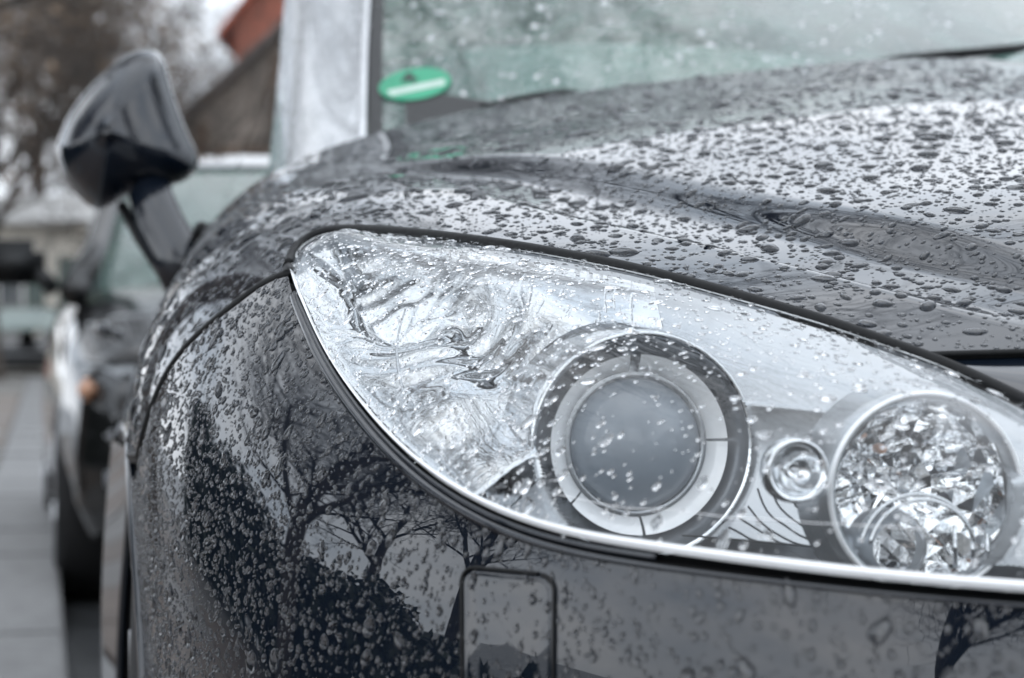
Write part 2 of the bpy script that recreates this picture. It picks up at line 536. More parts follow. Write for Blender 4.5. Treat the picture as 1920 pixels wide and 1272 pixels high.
for j in range(NS_H):
    tt = np.linspace(0, 1, NV_H) ** 1.25
    vv = V0[j] + (vs[-1] - V0[j]) * tt
    uz = spline(vs, HC[:, j], vv)
    H[j] = W(uz[:, 0], vv, uz[:, 1])
HEDGE = H[:, 0].copy()
# the sculpted channel that runs from the grille back to the screen: sharp-edged, between two crease lines
HPX = pix(H); HPXf = HPX.reshape(-1, 2); HQ = uvz(H); HQf = HQ.reshape(-1, 3)
def on_hood_uv(px, py):
    d = ((HPXf - np.array([px, py])) ** 2).sum(1)
    near = np.where(d < d.min() + 60)[0]
    return HQf[near[HQf[near, 1].argmin()]]
UPC = np.array([on_hood_uv(*p) for p in ((830, 288), (960, 287), (1100, 293), (1300, 320), (1500, 360), (1700, 415), (1920, 482), (2200, 565))])
LOC = np.array([on_hood_uv(*p) for p in ((640, 322), (760, 332), (900, 350), (1100, 392), (1250, 438), (1400, 486), (1600, 548), (1800, 600), (2100, 640))])
UPC = UPC[UPC[:, 1].argsort()]; LOC = LOC[LOC[:, 1].argsort()]
pu = np.polyfit(UPC[:, 1], UPC[:, 0], 3); pl = np.polyfit(LOC[:, 1], LOC[:, 0], 3)
uu_ = np.polyval(pu, HQ[..., 1]); ul_ = np.polyval(pl, HQ[..., 1])
tg = (HQ[..., 0] - ul_) / np.maximum(uu_ - ul_, 0.03)
def sstep(x): x = np.clip(x, 0, 1); return x * x * (3 - 2 * x)
groove = sstep(tg / 0.30) * sstep((1 - tg) / 0.34)
gdep = 0.015 * sstep((HQ[..., 1] - 0.02) / 0.2) * sstep((1.14 - HQ[..., 1]) / 0.35)
H[..., 2] -= groove * gdep

# ------------------------------------------------------------------ bumper loft (rows in height)
zs = np.array([0.30, 0.46, 0.58, 0.68, 0.78, 0.88])
BT = np.array([
 [(0, -.255), (-.34, -.212), (-.48, -.162), (-.60, -.085), (-.69, .030), (-.745, .15), (-.785, .28), (-.810, .46), (-.826, .75)],
 [(0, -.288), (-.34, -.244), (-.48, -.192), (-.595, -.112), (-.678, .002), (-.738, .12), (-.782, .255), (-.812, .44), (-.832, .75)],
 [(0, -.284), (-.34, -.240), (-.48, -.188), (-.592, -.108), (-.674, .008), (-.733, .13), (-.780, .265), (-.813, .44), (-.836, .75)],
 [(0, -.262), (-.34, -.218), (-.475, -.165), (-.585, -.085), (-.665, .030), (-.722, .15), (-.772, .28), (-.812, .45), (-.838, .75)],
 [(0, -.200), (-.33, -.150), (-.455, -.090), (-.555, .000), (-.635, .120), (-.692, .23), (-.745, .34), (-.790, .49), (-.822, .75)],
 [(0, -.100), (-.31, -.045), (-.425, .020), (-.520, .120), (-.595, .240), (-.650, .34), (-.702, .44), (-.752, .57), (-.795, .75)],
])
NS_B, NZ_B = 260, 130
bpar = np.concatenate([[0], np.cumsum(np.linalg.norm(np.diff(BT.mean(0), axis=0), axis=1))])
bfull = np.concatenate([-bpar[:0:-1], bpar])
BT[:, 0, 0] = UC
BTf = np.concatenate([BT[:, :0:-1] * np.array([-1.0, 1.0]) + np.array([2 * UC, 0]), BT], axis=1)
bq = np.linspace(0, bpar[-1], NS_B)
BC = np.stack([spline(bfull, BTf[k], bq) for k in range(len(zs))], 0)
zd = np.linspace(zs[0], zs[-1], 400)
BD = spline(zs, BC, zd)
BP = pix(W(BD[..., 0], BD[..., 1], zd[:, None]))
bpoly = np.vstack([BUMP_EDGE, [(255, 900), (-4000, 900), (-4000, 9000), (20000, 9000), (20000, 1400), (3200, 1222)]])
BINS = in_poly(BP, bpoly)
B = np.zeros((NS_B, NZ_B, 3))
Z0 = trim(BD, zd, BINS, False, bpoly, lambda d_, p_: W(d_[:, 0], d_[:, 1], p_))
for j in range(NS_B):
    zz = np.linspace(zs[0], Z0[j], NZ_B)
    uv_ = spline(zs, BC[:, j], zz)
    B[j] = W(uv_[:, 0], uv_[:, 1], zz)
BEDGE = B[:, -1]

# ------------------------------------------------------------------ the car: body panels
def mirror_u(P):
    q = uvz(P)
    return W(2 * UC - q[..., 0], q[..., 1], q[..., 2])

car = empty('parked_car', tuple(W(0, 1.9, 0)[()]), ALPHA)
tag(car, 'dark blue-grey car beaded with rain, clear headlight and bumper corner facing out', 'car')
bpy.context.view_layer.update()

ARCH_V, ARCH_Z, ARCH_R = 0.88, 0.315, 0.372
def arch_cut(V, F):
    """drop what lies inside the wheel arch and pull the cut onto its circle"""
    q = uvz(V)
    dv, dz = q[:, 1] - ARCH_V, q[:, 2] - ARCH_Z
    r = np.hypot(dv, dz)
    ins = (r < ARCH_R)
    keep = ~ins[F].all(1)
    k = ARCH_R / np.maximum(r, 1e-6)
    q2 = q.copy()
    q2[ins, 1] = ARCH_V + dv[ins] * k[ins]; q2[ins, 2] = ARCH_Z + dz[ins] * k[ins]
    used = np.zeros(len(V), bool); used[F[keep].ravel()] = True
    idx = np.cumsum(used) - 1
    return W(q2[:, 0], q2[:, 1], q2[:, 2])[used], idx[F[keep]]

def both_sides(V, F):
    Vm = mirror_u(V)
    return np.vstack([V, Vm]), np.vstack([F, F[:, ::-1] + len(V)])

Vh = H.reshape(-1, 3); Fh = grid_faces(NS_H, NV_H)
hood = obj('hood', *both_sides(*arch_cut(Vh, Fh)), M['paint'], car)
Vb = B.reshape(-1, 3); Fb = grid_faces(NS_B, NZ_B)[:, ::-1]
bumper = obj('bumper', *both_sides(*arch_cut(Vb, Fb)), M['paint'], car)

# lower wing between wheel arch and door, flaring outward
n1, n2 = 30, 60
vv = np.linspace(1.10, 1.445, n1)
prof_z = np.array([0.20, 0.30, 0.42, 0.55, 0.658])
def side_u(v, z):
    """half width of the lower side"""
    t = np.clip((v - 1.10) / 0.34, 0, 1)
    base = -0.842 - 0.026 * t - 0.012 * np.clip((v - 1.44) / 0.5, 0, 1)
    return base - 0.016 * np.sin(np.pi * np.clip((z - 0.2) / 0.5, 0, 1)) * t + 0.05 * np.clip((0.3 - z) / 0.1, 0, 1)
VV, ZZ = np.meshgrid(vv, np.linspace(0.2, 0.657, n2), indexing='ij')
Vl = W(side_u(VV, ZZ), VV, ZZ).reshape(-1, 3)
Vl, Fl = arch_cut(Vl, grid_faces(n1, n2)[:, ::-1])
obj('lower_wing', Vl, Fl, M['paint'], car)
obj('lower_wing', mirror_u(Vl), Fl[:, ::-1], M['paint'], car)

# wheel arch lips, well and front wheels
th = np.linspace(math.radians(-8), math.radians(188), 60)
def edge_u(v, z):
    if z > 0.66:
        d = np.abs(uvz(Vh)[:, 1] - v) + np.abs(uvz(Vh)[:, 2] - z)
        return uvz(Vh)[d.argmin(), 0]
    if v < ARCH_V:
        d = np.abs(uvz(Vb)[:, 1] - v) + np.abs(uvz(Vb)[:, 2] - z)
        return uvz(Vb)[d.argmin(), 0]
    return float(side_u(v, z))
lip = []
for a in th:
    v, z = ARCH_V - ARCH_R * math.cos(a), ARCH_Z + ARCH_R * math.sin(a)
    lip.append((edge_u(v, z), v, z))
lip = np.array(lip)
lip[:, 0] = np.convolve(np.pad(lip[:, 0], 4, mode='edge'), np.ones(9) / 9, 'valid')
for sgn in (1, -1):
    L = W(UC + (lip[:, 0] - UC) * sgn, lip[:, 1], lip[:, 2])
    MB().tube(L, 0.005, 8).build('arch_lip', M['paint'], car, True)
    rows = []
    for k in range(2):
        rows.append(W(UC + (lip[:, 0] - UC + (0.004, 0.26)[k]) * sgn, ARCH_V + (lip[:, 1] - ARCH_V) * (1, 1.04)[k], ARCH_Z + (lip[:, 2] - ARCH_Z) * (1, 1.04)[k]))
    rows.append(np.repeat(W(UC + (lip[:, 0].mean() - UC + 0.26) * sgn, ARCH_V, ARCH_Z)[None], len(th), 0))
    obj('wheel_well', np.vstack(rows), grid_faces(3, len(th)), M['well'], car)

def lathe(profile, centre, axis, n=64, arc=None):
    """profile (r, h) revolved round axis through centre; h runs along axis"""
    axis = Vector(axis).normalized()
    a = axis.cross(Vector((0, 0, 1))).normalized(); b = axis.cross(a).normalized()
    c = Vector(centre)
    V = []
    for r, h in profile:
        for j in range(n):
            q = 2 * math.pi * j / n
            V.append(c + axis * h + (a * math.cos(q) + b * math.sin(q)) * r)
    F = grid_faces(len(profile), n, close_m=True)
    return np.array([v[:] for v in V]), F

def wheel(parent, centre, axis, name='wheel', R=0.315, w=0.205, rim=None):
    """tyre with tread blocks, rim with spokes"""
    c = Vector(centre); ax = Vector(axis).normalized()
    prof = [(R*0.66, 0.0), (R*0.70, 0.004), (R*0.80, -0.008), (R*0.93, -0.004), (R*0.985, 0.012), (R, 0.03), (R, w - 0.03), (R*0.985, w - 0.012), (R*0.9, w), (R*0.66, w)]
    V, F = lathe([(r, -h) for r, h in prof], c, ax, 48)
    t = obj(name, V, F, M['tyre'], parent)
    V, F = lathe([(R*0.67, -0.004), (R*0.64, -0.02), (R*0.60, -0.05), (R*0.2, -0.05), (0.001, -0.045)], c, ax, 40)
    r = obj('rim', V, F, M['well'], t)
    a = ax.cross(Vector((0, 0, 1))).normalized(); b = ax.cross(a).normalized()
    for k in range(7):
        q = 2 * math.pi * k / 7
        d = a * math.cos(q) + b * math.sin(q)
        MB().tube([c + d * 0.03 - ax * 0.018, c + d * R * 0.66 - ax * 0.006], [0.03, 0.018], 6).build('spoke', rim or M['alloy'], t, True)
    V, F = lathe([(R*0.675, -0.012), (R*0.68, 0.0), (R*0.655, 0.002), (R*0.645, -0.012)], c, ax, 40)
    obj('rim_edge', V, F, rim or M['alloy'], t)
    return t
ax_r = Vector((-CA, -SA, 0))
for v in (0.88, 3.60):
    wheel(car, W(-0.83, v, 0.315), ax_r)
    wheel(car, W(2 * UC + 0.83, v, 0.315), -ax_r)

# doors and rear side: one loft per panel, shut gaps between
def side_panel(name, v0, v1, flip):
    nv, nz = 26, 30
    zz = np.linspace(0.20, 0.90, nz); v = np.linspace(v0, v1, nv)
    V_, Z_ = np.meshgrid(v, zz, indexing='ij')
    taper = np.clip((V_ - 3.2) / 1.3, 0, 1) ** 2 * 0.14
    u = side_u(V_, np.minimum(Z_, 0.657))
    up = np.clip((Z_ - 0.657) / 0.243, 0, 1)
    u = u + 0.090 * up + 0.013 * up ** 3 + taper
    Vp = W(u, V_, Z_).reshape(-1, 3)
    if flip: Vp = mirror_u(Vp)
    Fp = grid_faces(nv, nz)[:, ::-1]
    q = uvz(Vp); r = np.hypot(q[:, 1] - 3.60, q[:, 2] - 0.315)
    Fp = Fp[~(r < 0.372)[Fp].all(1)]
    if flip: Fp = Fp[:, ::-1]
    return obj(name, Vp, Fp, M['paint'], car)
for flip in (0, 1):
    for nm, a, b in (('front_door', 1.452, 2.52), ('rear_door', 2.528, 3.30), ('rear_wing', 3.308, 4.52)):
        p = side_panel(nm, a, b, flip)
        if nm != 'rear_wing':
            s = 1 if not flip else -1
            MB().tube([W(UC + (-0.905 - UC) * s, b - 0.22, 0.79), W(UC + (-0.915 - UC) * s, b - 0.13, 0.795), W(UC + (-0.905 - UC) * s, b - 0.05, 0.79)], [0.008, 0.013, 0.008], 8).build('door_handle', M['paint'], p, True)
# rear closing panel and tail
nz = 14
zz = np.linspace(0.22, 0.98, nz); uu = np.linspace(-0.72, 0.72 + 2 * UC, 20)
U_, Z_ = np.meshgrid(uu, zz, indexing='ij')
obj('tailgate', W(U_, 4.52 + 0.10 * (1 - ((U_ - UC) / (0.72 + UC)) ** 2), Z_).reshape(-1, 3), grid_faces(20, nz), M['paint'], car)
# boot lid / roof skin / cabin floor
def strip_surface(name, rows, mat, parent=car, flipf=False):
    rows = np.array(rows); F = grid_faces(rows.shape[0], rows.shape[1])
    return obj(name, rows.reshape(-1, 3), F[:, ::-1] if flipf else F, mat, parent)
un = np.linspace(-1, 1, 25)
strip_surface('boot_lid', [W(UC + un * (w_ + UC), v_, z_ - 0.05 * un ** 2) for v_, z_, w_ in ((3.75, 1.02, 0.66), (4.1, 1.03, 0.70), (4.4, 1.01, 0.72), (4.58, 0.96, 0.70))], M['paint'])
strip_surface('roof', [W(UC + un * (w_ + UC), v_, z_ - 0.07 * un ** 2) for v_, z_, w_ in ((2.36, 1.405, 0.56), (2.5, 1.43, 0.555), (2.9, 1.43, 0.555), (3.2, 1.38, 0.54))], M['paint'])
strip_surface('rear_window', [W(UC + un * (w_ + UC), v_, z_ - 0.06 * un ** 2) for v_, z_, w_ in ((3.21, 1.375, 0.53), (3.5, 1.21, 0.58), (3.74, 1.03, 0.64))], M['side_glass'])

# ---- windscreen pillars, windscreen
def pillar_rows():
    base = [at_v(503, 322, 1.930), at_v(540, 300, 1.810), at_v(600, 282, 1.710), at_v(650, 265, 1.650), at_v(673, 256, 1.625)]
    mid = [at_v(522, 140, 2.100), at_v(556, 130, 1.990), at_v(608, 125, 1.895), at_v(652, 120, 1.840), at_v(676, 115, 1.810)]
    top = [at_v(533, 0, 2.270), at_v(564, 0, 2.160), at_v(610, 0, 2.080), at_v(655, 0, 2.035), at_v(682, 0, 2.000)]
    hi = [2 * top[k] - mid[k] for k in range(5)]
    lo = [1.35 * base[k] - 0.35 * mid[k] for k in range(5)]
    hi2 = [t + (t - m_) * 0.25 for t, m_ in zip(hi, top)]
    R = np.array([lo, base, mid, top, hi, hi2])
    x = np.arange(6); y = np.arange(5)
    R = spline(x, R, np.linspace(0, 5, 40))
    return spline(y, R.transpose(1, 0, 2), np.linspace(0, 4, 26))
PR = pillar_rows()                                       # (26 across, 40 along, 3)
pil = obj('windscreen_pillar', PR.reshape(-1, 3), grid_faces(26, 40), M['sky_sheen'], car)
obj('windscreen_pillar', mirror_u(PR).reshape(-1, 3), grid_faces(26, 40)[:, ::-1], M['sky_sheen'], car)
edge = PR[-1]                                            # along the screen
seal_out = edge + np.array([0.004, -0.002, 0.0])
MB().tube(seal_out, 0.006, 8).build('screen_seal', M['sky_sheen'], car, True)
sq = uvz(edge)
left = sq + np.array([0.012, 0.004, -0.004])             # windscreen's edge
nu = 60
rowsW = []
for k in range(left.shape[0]):
    u0 = left[k, 0]; t = np.linspace(-1, 1, nu)
    bow = 1 - t ** 2
    rowsW.append(W(UC + t * (UC - u0), left[k, 1] - 0.075 * bow + 0.02 * bow ** 2, left[k, 2] + 0.045 * bow))
WS = np.array(rowsW)
screen = obj('windscreen', WS.reshape(-1, 3), outward(WS.reshape(-1, 3), grid_faces(WS.shape[0], nu)), M['screen'], car)
# black ceramic border along the pillar with its dotted fringe
bt = WS[:, :4].copy(); bt[..., 1] -= 0.0015; bt[..., 2] += 0.001
bt = spline(np.arange(4), bt.transpose(1, 0, 2), np.linspace(0, 0.75, 4))
obj('screen_border', bt.reshape(-1, 3), grid_faces(4, WS.shape[0]), M['black'], screen)

k_ = 14
lowb = WS[:k_, 2:24] + np.array([0, -0.0018, 0.0012])
tri = np.array([[lowb[0, c_] + (lowb[k_ - 1, c_] - lowb[0, c_]) * min(1, max(0.06, 0.95 - c_ / 15)) * t_ for t_ in np.linspace(0, 1, 6)] for c_ in range(22)])
obj('screen_border', tri.reshape(-1, 3), outward(tri.reshape(-1, 3), grid_faces(22, 6)), M['black'], screen)
# cowl below the screen, dashboard, cabin
cow = []
hr = uvz(H[:, -1])
hr = np.vstack([hr[::-1], hr[1:] * np.array([-1, 1, 1]) + np.array([2 * UC, 0, 0])])
hr = hr[np.abs(hr[:, 0] - UC) < 0.66 + UC]
for dv, dz in ((0.004, -0.012), (0.03, -0.040), (0.20, -0.030), (0.34, -0.010)):
    cow.append(W(hr[:, 0], hr[:, 1] + dv, hr[:, 2] + dz))
strip_surface('scuttle_panel', cow, M['black'], flipf=True)
dash = []
for v_, z_, w_ in ((1.72, 0.95, 0.60), (1.90, 1.00, 0.66), (2.10, 1.01, 0.68), (2.20, 0.95, 0.68), (2.22, 0.6, 0.66)):
    dash.append(W(UC + un * (w_ + UC), v_, z_ - 0.05 * un ** 4))
strip_surface('dashboard', dash, M['interior'])
for uc in (-0.36, 0.36 + 2 * UC):
    sb = MB().bbox((-0.24, -0.07, 0), (0.24, 0.07, 0.62), 0.05)
    sb.bbox((-0.13, -0.05, 0.63), (0.13, 0.05, 0.80), 0.04)
    R_ = Matrix.Translation(Vector(W(uc, 2.75, 0.55))) @ Matrix.Rotation(ALPHA, 4, 'Z') @ Matrix.Rotation(math.radians(-14), 4, 'X')
    sb.V = [(R_ @ Vector(p))[:] for p in sb.V]
    sb.build('seat_back', M['interior'], car, True)
obj('cabin_floor', W(np.array([-.8, 1.0, 1.0, -.8]), np.array([1.2, 1.2, 4.4, 4.4]), 0.24), [(0, 1, 2, 3)], M['well'], car)

# side windows
for s in (1, -1):
    rows = []
    for v_ in np.linspace(1.78, 3.55, 16):
        t = np.linspace(0, 1, 8)
        ztop = np.interp(v_, [1.78, 2.42, 2.9, 3.25, 3.55], [0.93, 1.33, 1.35, 1.31, 1.05])
        zb = 0.893
        z = zb + (ztop - zb) * t
        rows.append(W(UC + s * (-0.760 - UC + 0.33 * (z - 0.893) + 0.05 * (z - 0.893) ** 2), v_, z))
    rows = np.array(rows)
    obj('side_window', rows.reshape(-1, 3), outward(rows.reshape(-1, 3), grid_faces(16, 8), (-9 * s, 0, 2)), M['side_glass'], car)
    MB().tube(W(np.full(9, UC + (-0.772 - UC) * s), np.linspace(1.50, 3.9, 9), 0.898), 0.010, 8).build('window_seal', M['rubber'], car, True)

# wiper arms and blades
def on_screen(px, py, off=0.012):
    d = ray(px, py); o = np.array([0, 0, CH])
    P = WS.reshape(-1, 3)
    w_ = P - o; t = w_ @ d / (d @ d)
    dist = np.linalg.norm(w_ - t[:, None] * d, axis=1)
    k = dist.argmin()
    return o + d * (t[k] - off / np.linalg.norm(d))
wp = [on_screen(1640, 117), on_screen(1700, 109), on_screen(1780, 102), on_screen(1850, 97), on_screen(1930, 89), on_screen(2050, 78), on_screen(2250, 66)]
wb = MB().tube(wp, [0.003, 0.0055, 0.006, 0.0065, 0.007, 0.0075, 0.008], 8).build('wiper_blade', M['rubber'], car, True)
wp2 = [on_screen(900, 205), on_screen(960, 194), on_screen(1010, 186), on_screen(1060, 178), on_screen(1085, 174)]
MB().tube(wp2, [0.006, 0.008, 0.009, 0.008, 0.003], 8).build('wiper_blade', M['rubber'], car, True)

# green emission badge in the lower corner of the screen
def screen_frame(px, py):
    c = Vector(on_screen(px, py, 0.004))
    P = WS.reshape(-1, 3); k = np.linalg.norm(P - np.array(c[:]), axis=1).argmin()
    i, j = divmod(k, nu); i = min(max(i, 1), WS.shape[0] - 2); j = min(max(j, 1), nu - 2)
    ex = Vector(WS[i, j+1] - WS[i, j-1]).normalized()
    ey = Vector(WS[i+1, j] - WS[i-1, j]); ey = (ey - ex * ey.dot(ex)).normalized()
    n_ = ex.cross(ey)
    if n_.y > 0: n_ = -n_
    return c, ex, ey, n_
c, ex, ey, n_ = screen_frame(778, 158)
ex, ey = ex * math.cos(0.2) + ey * math.sin(0.2), ey * math.cos(0.2) - ex * math.sin(0.2)
def badge(poly, lift):
    return np.array([(c + ex * x + ey * y + n_ * lift)[:] for x, y in poly])
disc = [(0.047 * math.cos(q), 0.047 * math.sin(q)) for q in np.linspace(0, 2 * math.pi, 48, endpoint=False)]
def slab(poly, l0, l1):
    n = len(poly); V = np.vstack([badge(poly, l0), badge(poly, l1)])
    return V, [tuple(range(n, 2 * n))] + [(i, (i + 1) % n, n + (i + 1) % n, n + i) for i in range(n)]
st = obj('emission_badge', *slab(disc, 0.0, 0.0008), M['sticker'], screen, False)
obj('badge_field', *slab([(-0.036, -0.022), (0.036, -0.022), (0.038, -0.004), (-0.038, -0.004)], 0.0008, 0.0012), M['sticker_white'], st, False)
four = [(-0.004, 0.004), (0.003, 0.004), (0.003, 0.010), (0.007, 0.010), (0.007, 0.016), (0.003, 0.016), (0.003, 0.035), (-0.004, 0.035), (-0.015, 0.016), (-0.015, 0.010), (-0.004, 0.010)]
obj('badge_numeral', *slab(four, 0.0008, 0.0012), M['ink'], st, False)

# door mirror
def mirror_shell(name, outline, ydep, depth, parent, mat, apex=(0, 0)):
    O = smooth_curve(list(outline) + [outline[0]], 73)[:-1]
    cen = O.mean(0) + np.array(apex)
    rings = [(1.0, 0.020), (1.0, 0.0), (0.985, -0.16), (0.94, -0.36), (0.86, -0.56), (0.72, -0.74), (0.52, -0.88), (0.28, -0.97), (0.06, -1.0)]
    V = []
    for k, d in rings:
        for p in O:
            q = cen + (p - cen) * k
            V.append(at_y(q[0], q[1], ydep + d * depth if d < 0 else ydep + d))
    F = grid_faces(len(rings), len(O), close_m=True)
    base = len(V) - len(O)
    F = [tuple(f) for f in F] + [tuple(range(base, base + len(O)))] + [tuple(range(len(O)))[::-1]]
    return obj(name, np.array(V), F, mat, parent)
outl = [(103, 283), (118, 235), (160, 170), (210, 122), (262, 94), (296, 98), (315, 140), (335, 205), (358, 262), (372, 312), (352, 336), (300, 350), (240, 366), (180, 392), (146, 368), (116, 325)]
mir = mirror_shell('door_mirror', outl, 2.74, 0.115, car, M['paint'], apex=(-40, -8))
obj('mirror_glass', np.array([at_y(960 + (x - 960) * 1.0, y, 2.765) for x, y in [(130, 280), (200, 160), (275, 120), (300, 160), (345, 300), (190, 360)]]), [tuple(range(6))], M['chrome'], mir, False)
MB().tube([at_y(292, 335, 2.70), at_y(283, 368, 2.68), at_y(300, 420, 2.66), at_y(332, 480, 2.64), at_y(362, 530, 2.62)], [0.022, 0.028, 0.031, 0.033, 0.036], 16).build('mirror_arm', M['paint'], mir, True)
MB().tube([at_y(228, 385, 2.69), at_y(262, 445, 2.66), at_y(312, 520, 2.63)], [0.007, 0.008, 0.009], 8).build('arm_dark_edge', M['rubber'], mir, True)  # dark strip along the arm's left and lower edge

# ------------------------------------------------------------------ headlight
pe = pix(HEDGE)
sel = np.where((pe[:, 0] < 1705) & (np.arange(NS_H) < 0.83 * NS_H))[0]
# hood edge samples that border the lens run until the outer tip (540, 518)
tipi = None
for j in sel:
    if pe[j, 1] > 512 and pe[j, 0] < 560: tipi = j; break
topH = HEDGE[sel[0]:tipi][::-1]                               # outer tip -> inward
top_tan = (H[sel[0]:tipi, 0] - H[sel[0]:tipi, 4])[::-1]
inner = np.array([at_v(1770, 683, 0.036), at_v(1920, 752, -0.004), at_v(2150, 858, -0.062), at_v(2420, 985, -0.122), at_v(2620, 1092, -0.172), at_v(2740, 1165, -0.212)])
be = pix(BEDGE)
botj = [j for j in range(NS_B - 1, -1, -1) if be[j, 0] < 2745 and (be[j, 1] > 528) and be[j, 0] > 541 and j < 185]
botP = BEDGE[botj]
bot_tan = (B[botj, -1] - B[botj, -4])
TOPC = resample(np.vstack([topH[:-1], smooth_curve(np.vstack([topH[-1:], inner]), 80)]), 400)
NT = 320
def blend_param(P, n, q):
    d = np.concatenate([[0], np.cumsum(np.linalg.norm(np.diff(P, axis=0), axis=1))]); d /= d[-1]
    return np.stack([np.interp(q, d, P[:, i]) for i in range(3)], 1)
tq = np.linspace(0, 1, NT)
T3 = blend_param(TOPC, NT, tq)
B3 = blend_param(smooth_curve(botP[::3], 260), NT, tq)
dT = np.concatenate([[0], np.cumsum(np.linalg.norm(np.diff(topH, axis=0), axis=1))])
tt3 = blend_param(np.vstack([top_tan, np.repeat(top_tan[-1:], 60, 0)]), NT, tq)
bt3 = blend_param(bot_tan, NT, tq)
tt3 /= np.linalg.norm(tt3, axis=1)[:, None]; bt3 /= np.linalg.norm(bt3, axis=1)[:, None]
ker = np.hanning(41); ker /= ker.sum()
def smooth_rows(A, k=ker):
    h_ = len(k) // 2
    Ap = np.pad(A, ((h_, h_), (0, 0)), mode='edge')
    return np.stack([np.convolve(Ap[:, i], k, 'valid') for i in range(A.shape[1])], 1)
tt3 = smooth_rows(tt3); bt3 = smooth_rows(bt3)
k9 = np.hanning(13); k9 /= k9.sum()
T3[12:-12] = smooth_rows(T3, k9)[12:-12]
T3[12:-12] = smooth_rows(T3, k9)[12:-12]
chord = np.linalg.norm(B3 - T3, axis=1)[:, None]
C1 = T3 + tt3 * chord * 0.44
C2 = B3 + bt3 * chord * 0.52
NL = 110
def lens_at(s):
    s = np.asarray(s)[None, :, None]
    return ((1 - s) ** 3 * T3[:, None] + 3 * (1 - s) ** 2 * s * C1[:, None] + 3 * (1 - s) * s ** 2 * C2[:, None] + s ** 3 * B3[:, None])
GAP_T = 0.0062 / (1.32 * chord)
GAP_B = np.interp(np.linspace(0, 1, NT), [0, 0.5, 0.7, 1], [0.0100, 0.0090, 0.0062, 0.0058])[:, None] / (1.56 * chord)
GAP_T = np.minimum(GAP_T, 0.25); GAP_B = np.minimum(GAP_B, 0.30)
def lens_sub(s0, s1, n):
    """lens surface between fractions s0(t), s1(t)"""
    q = np.linspace(0, 1, n)[None, :]
    s = (s0 + (s1 - s0) * q)[..., None]
    return ((1 - s) ** 3 * T3[:, None] + 3 * (1 - s) ** 2 * s * C1[:, None] + 3 * (1 - s) * s ** 2 * C2[:, None] + s ** 3 * B3[:, None])
L = lens_sub(GAP_T, 1 - GAP_B, NL)                            # (NT, NL, 3)
def grid_normals(G):
    a = np.gradient(G, axis=0); b = np.gradient(G, axis=1)
    n = np.cross(a, b); n /= np.maximum(np.linalg.norm(n, axis=-1), 1e-9)[..., None]
    return n
LN = grid_normals(L)
if LN[NT // 2, NL // 2, 1] > 0: LN = -LN
# housing (the headlight's own mesh): a dark shell behind everything
def inset(depth_fn, G=L, N=LN):
    i = np.linspace(0, 1, G.shape[0])[:, None]; j = np.linspace(0, 1, G.shape[1])[None, :]
    d = depth_fn(i, j)
    return G - N * d[..., None]
# how far back a round lamp of radius r must stand to stay under the lens
LU = uvz(L).reshape(-1, 3)
def clear_v(px, py, rpx, v0):
    v = v0
    for _ in range(40):
        c_ = uvz(at_v(px, py, v)); r_ = rpx / FPX * at_v(px, py, v)[1]
        m_ = -9
        for a_ in np.linspace(0, 2 * np.pi, 24, endpoint=False):
            d_ = (LU[:, 0] - c_[0] - r_ * math.cos(a_)) ** 2 + (LU[:, 2] - c_[2] - r_ * math.sin(a_)) ** 2
            m_ = max(m_, LU[d_.argmin(), 1])
        if v >= m_ + 0.007: break
        v += 0.004
    return v
PJV = clear_v(1208, 836, 214, 0.0)
HBV = clear_v(1738, 925, 196, -0.12)
SLV = clear_v(1497, 884, 60, -0.08) + 0.03
PJ = at_v(1208, 836, PJV)                     # projector rim centre
HB = at_v(1738, 925, HBV)                    # high-beam bowl rim centre
SL = at_v(1497, 884, SLV)                     # small side lamp
PJR = 214 / FPX * PJ[1]; HBR = 178 / FPX * HB[1]
def wells(G, back=0.0):
    q = uvz(G)
    for c_, r_, k_ in ((PJ, PJR * 1.0, 0.75), (HB, HBR * 1.06, 0.75), (SL, 0.017, 0.8)):
        cu = uvz(np.array(c_)); d_ = np.hypot(q[..., 0] - cu[0], q[..., 2] - cu[2])
        need = cu[1] + back - 0.006 - k_ * np.maximum(d_ - r_, 0)
        q[..., 1] = np.where(d_ < r_ * 2.2, np.maximum(q[..., 1], need), q[..., 1])
    return W(q[..., 0], q[..., 1], q[..., 2])
edge_j = lambda j, p=0.5: np.clip(np.sin(np.pi * j), 0, 1) ** p
shell = inset(lambda i, j: 0.002 + 0.150 * edge_j(j, 0.5) * np.clip(i / 0.12, 0, 1) ** 0.7 * np.clip((1 - i) / 0.1, 0, 1) ** 0.7)[::4, ::4]
shell = wells(shell, 0.075)
head = obj('headlight', shell.reshape(-1, 3), grid_faces(*shell.shape[:2]), M['bezel_dark'], car)
tag(head, 'clear rain-speckled headlight with a round projector lens')
lens = obj('lens_cover', L.reshape(-1, 3), outward(L.reshape(-1, 3), grid_faces(NT, NL)), M['lens'], head)

# rubber gasket round the lens: body edge -> recess -> lens edge
def gasket(name, E, Lr, depth, mat, n=7, par=head):
    """E, Lr: (n,3) edge curves; a channel that dips between them"""
    m_ = np.cross(np.gradient(E, axis=0), Lr - E); m_ /= np.maximum(np.linalg.norm(m_, axis=1), 1e-9)[:, None]
    if m_[len(m_) // 2, 1] > 0: m_ = -m_
    q = np.linspace(0, 1, n)
    dip = np.sin(np.pi * q) ** 0.6
    G = E[:, None] * (1 - q)[None, :, None] + Lr[:, None] * q[None, :, None] - m_[:, None] * (dip * depth)[None, :, None]
    return obj(name, G.reshape(-1, 3), grid_faces(len(E), n), mat, par)
T_edge = lens_sub(0 * GAP_T - 0.002, 0 * GAP_T + 0.001, 2)[:, 0]
gasket('gasket', T_edge, L[:, 0], 0.004, M['rubber'])
gasket('gasket', B3, L[:, -1], 0.006, M['rubber'])
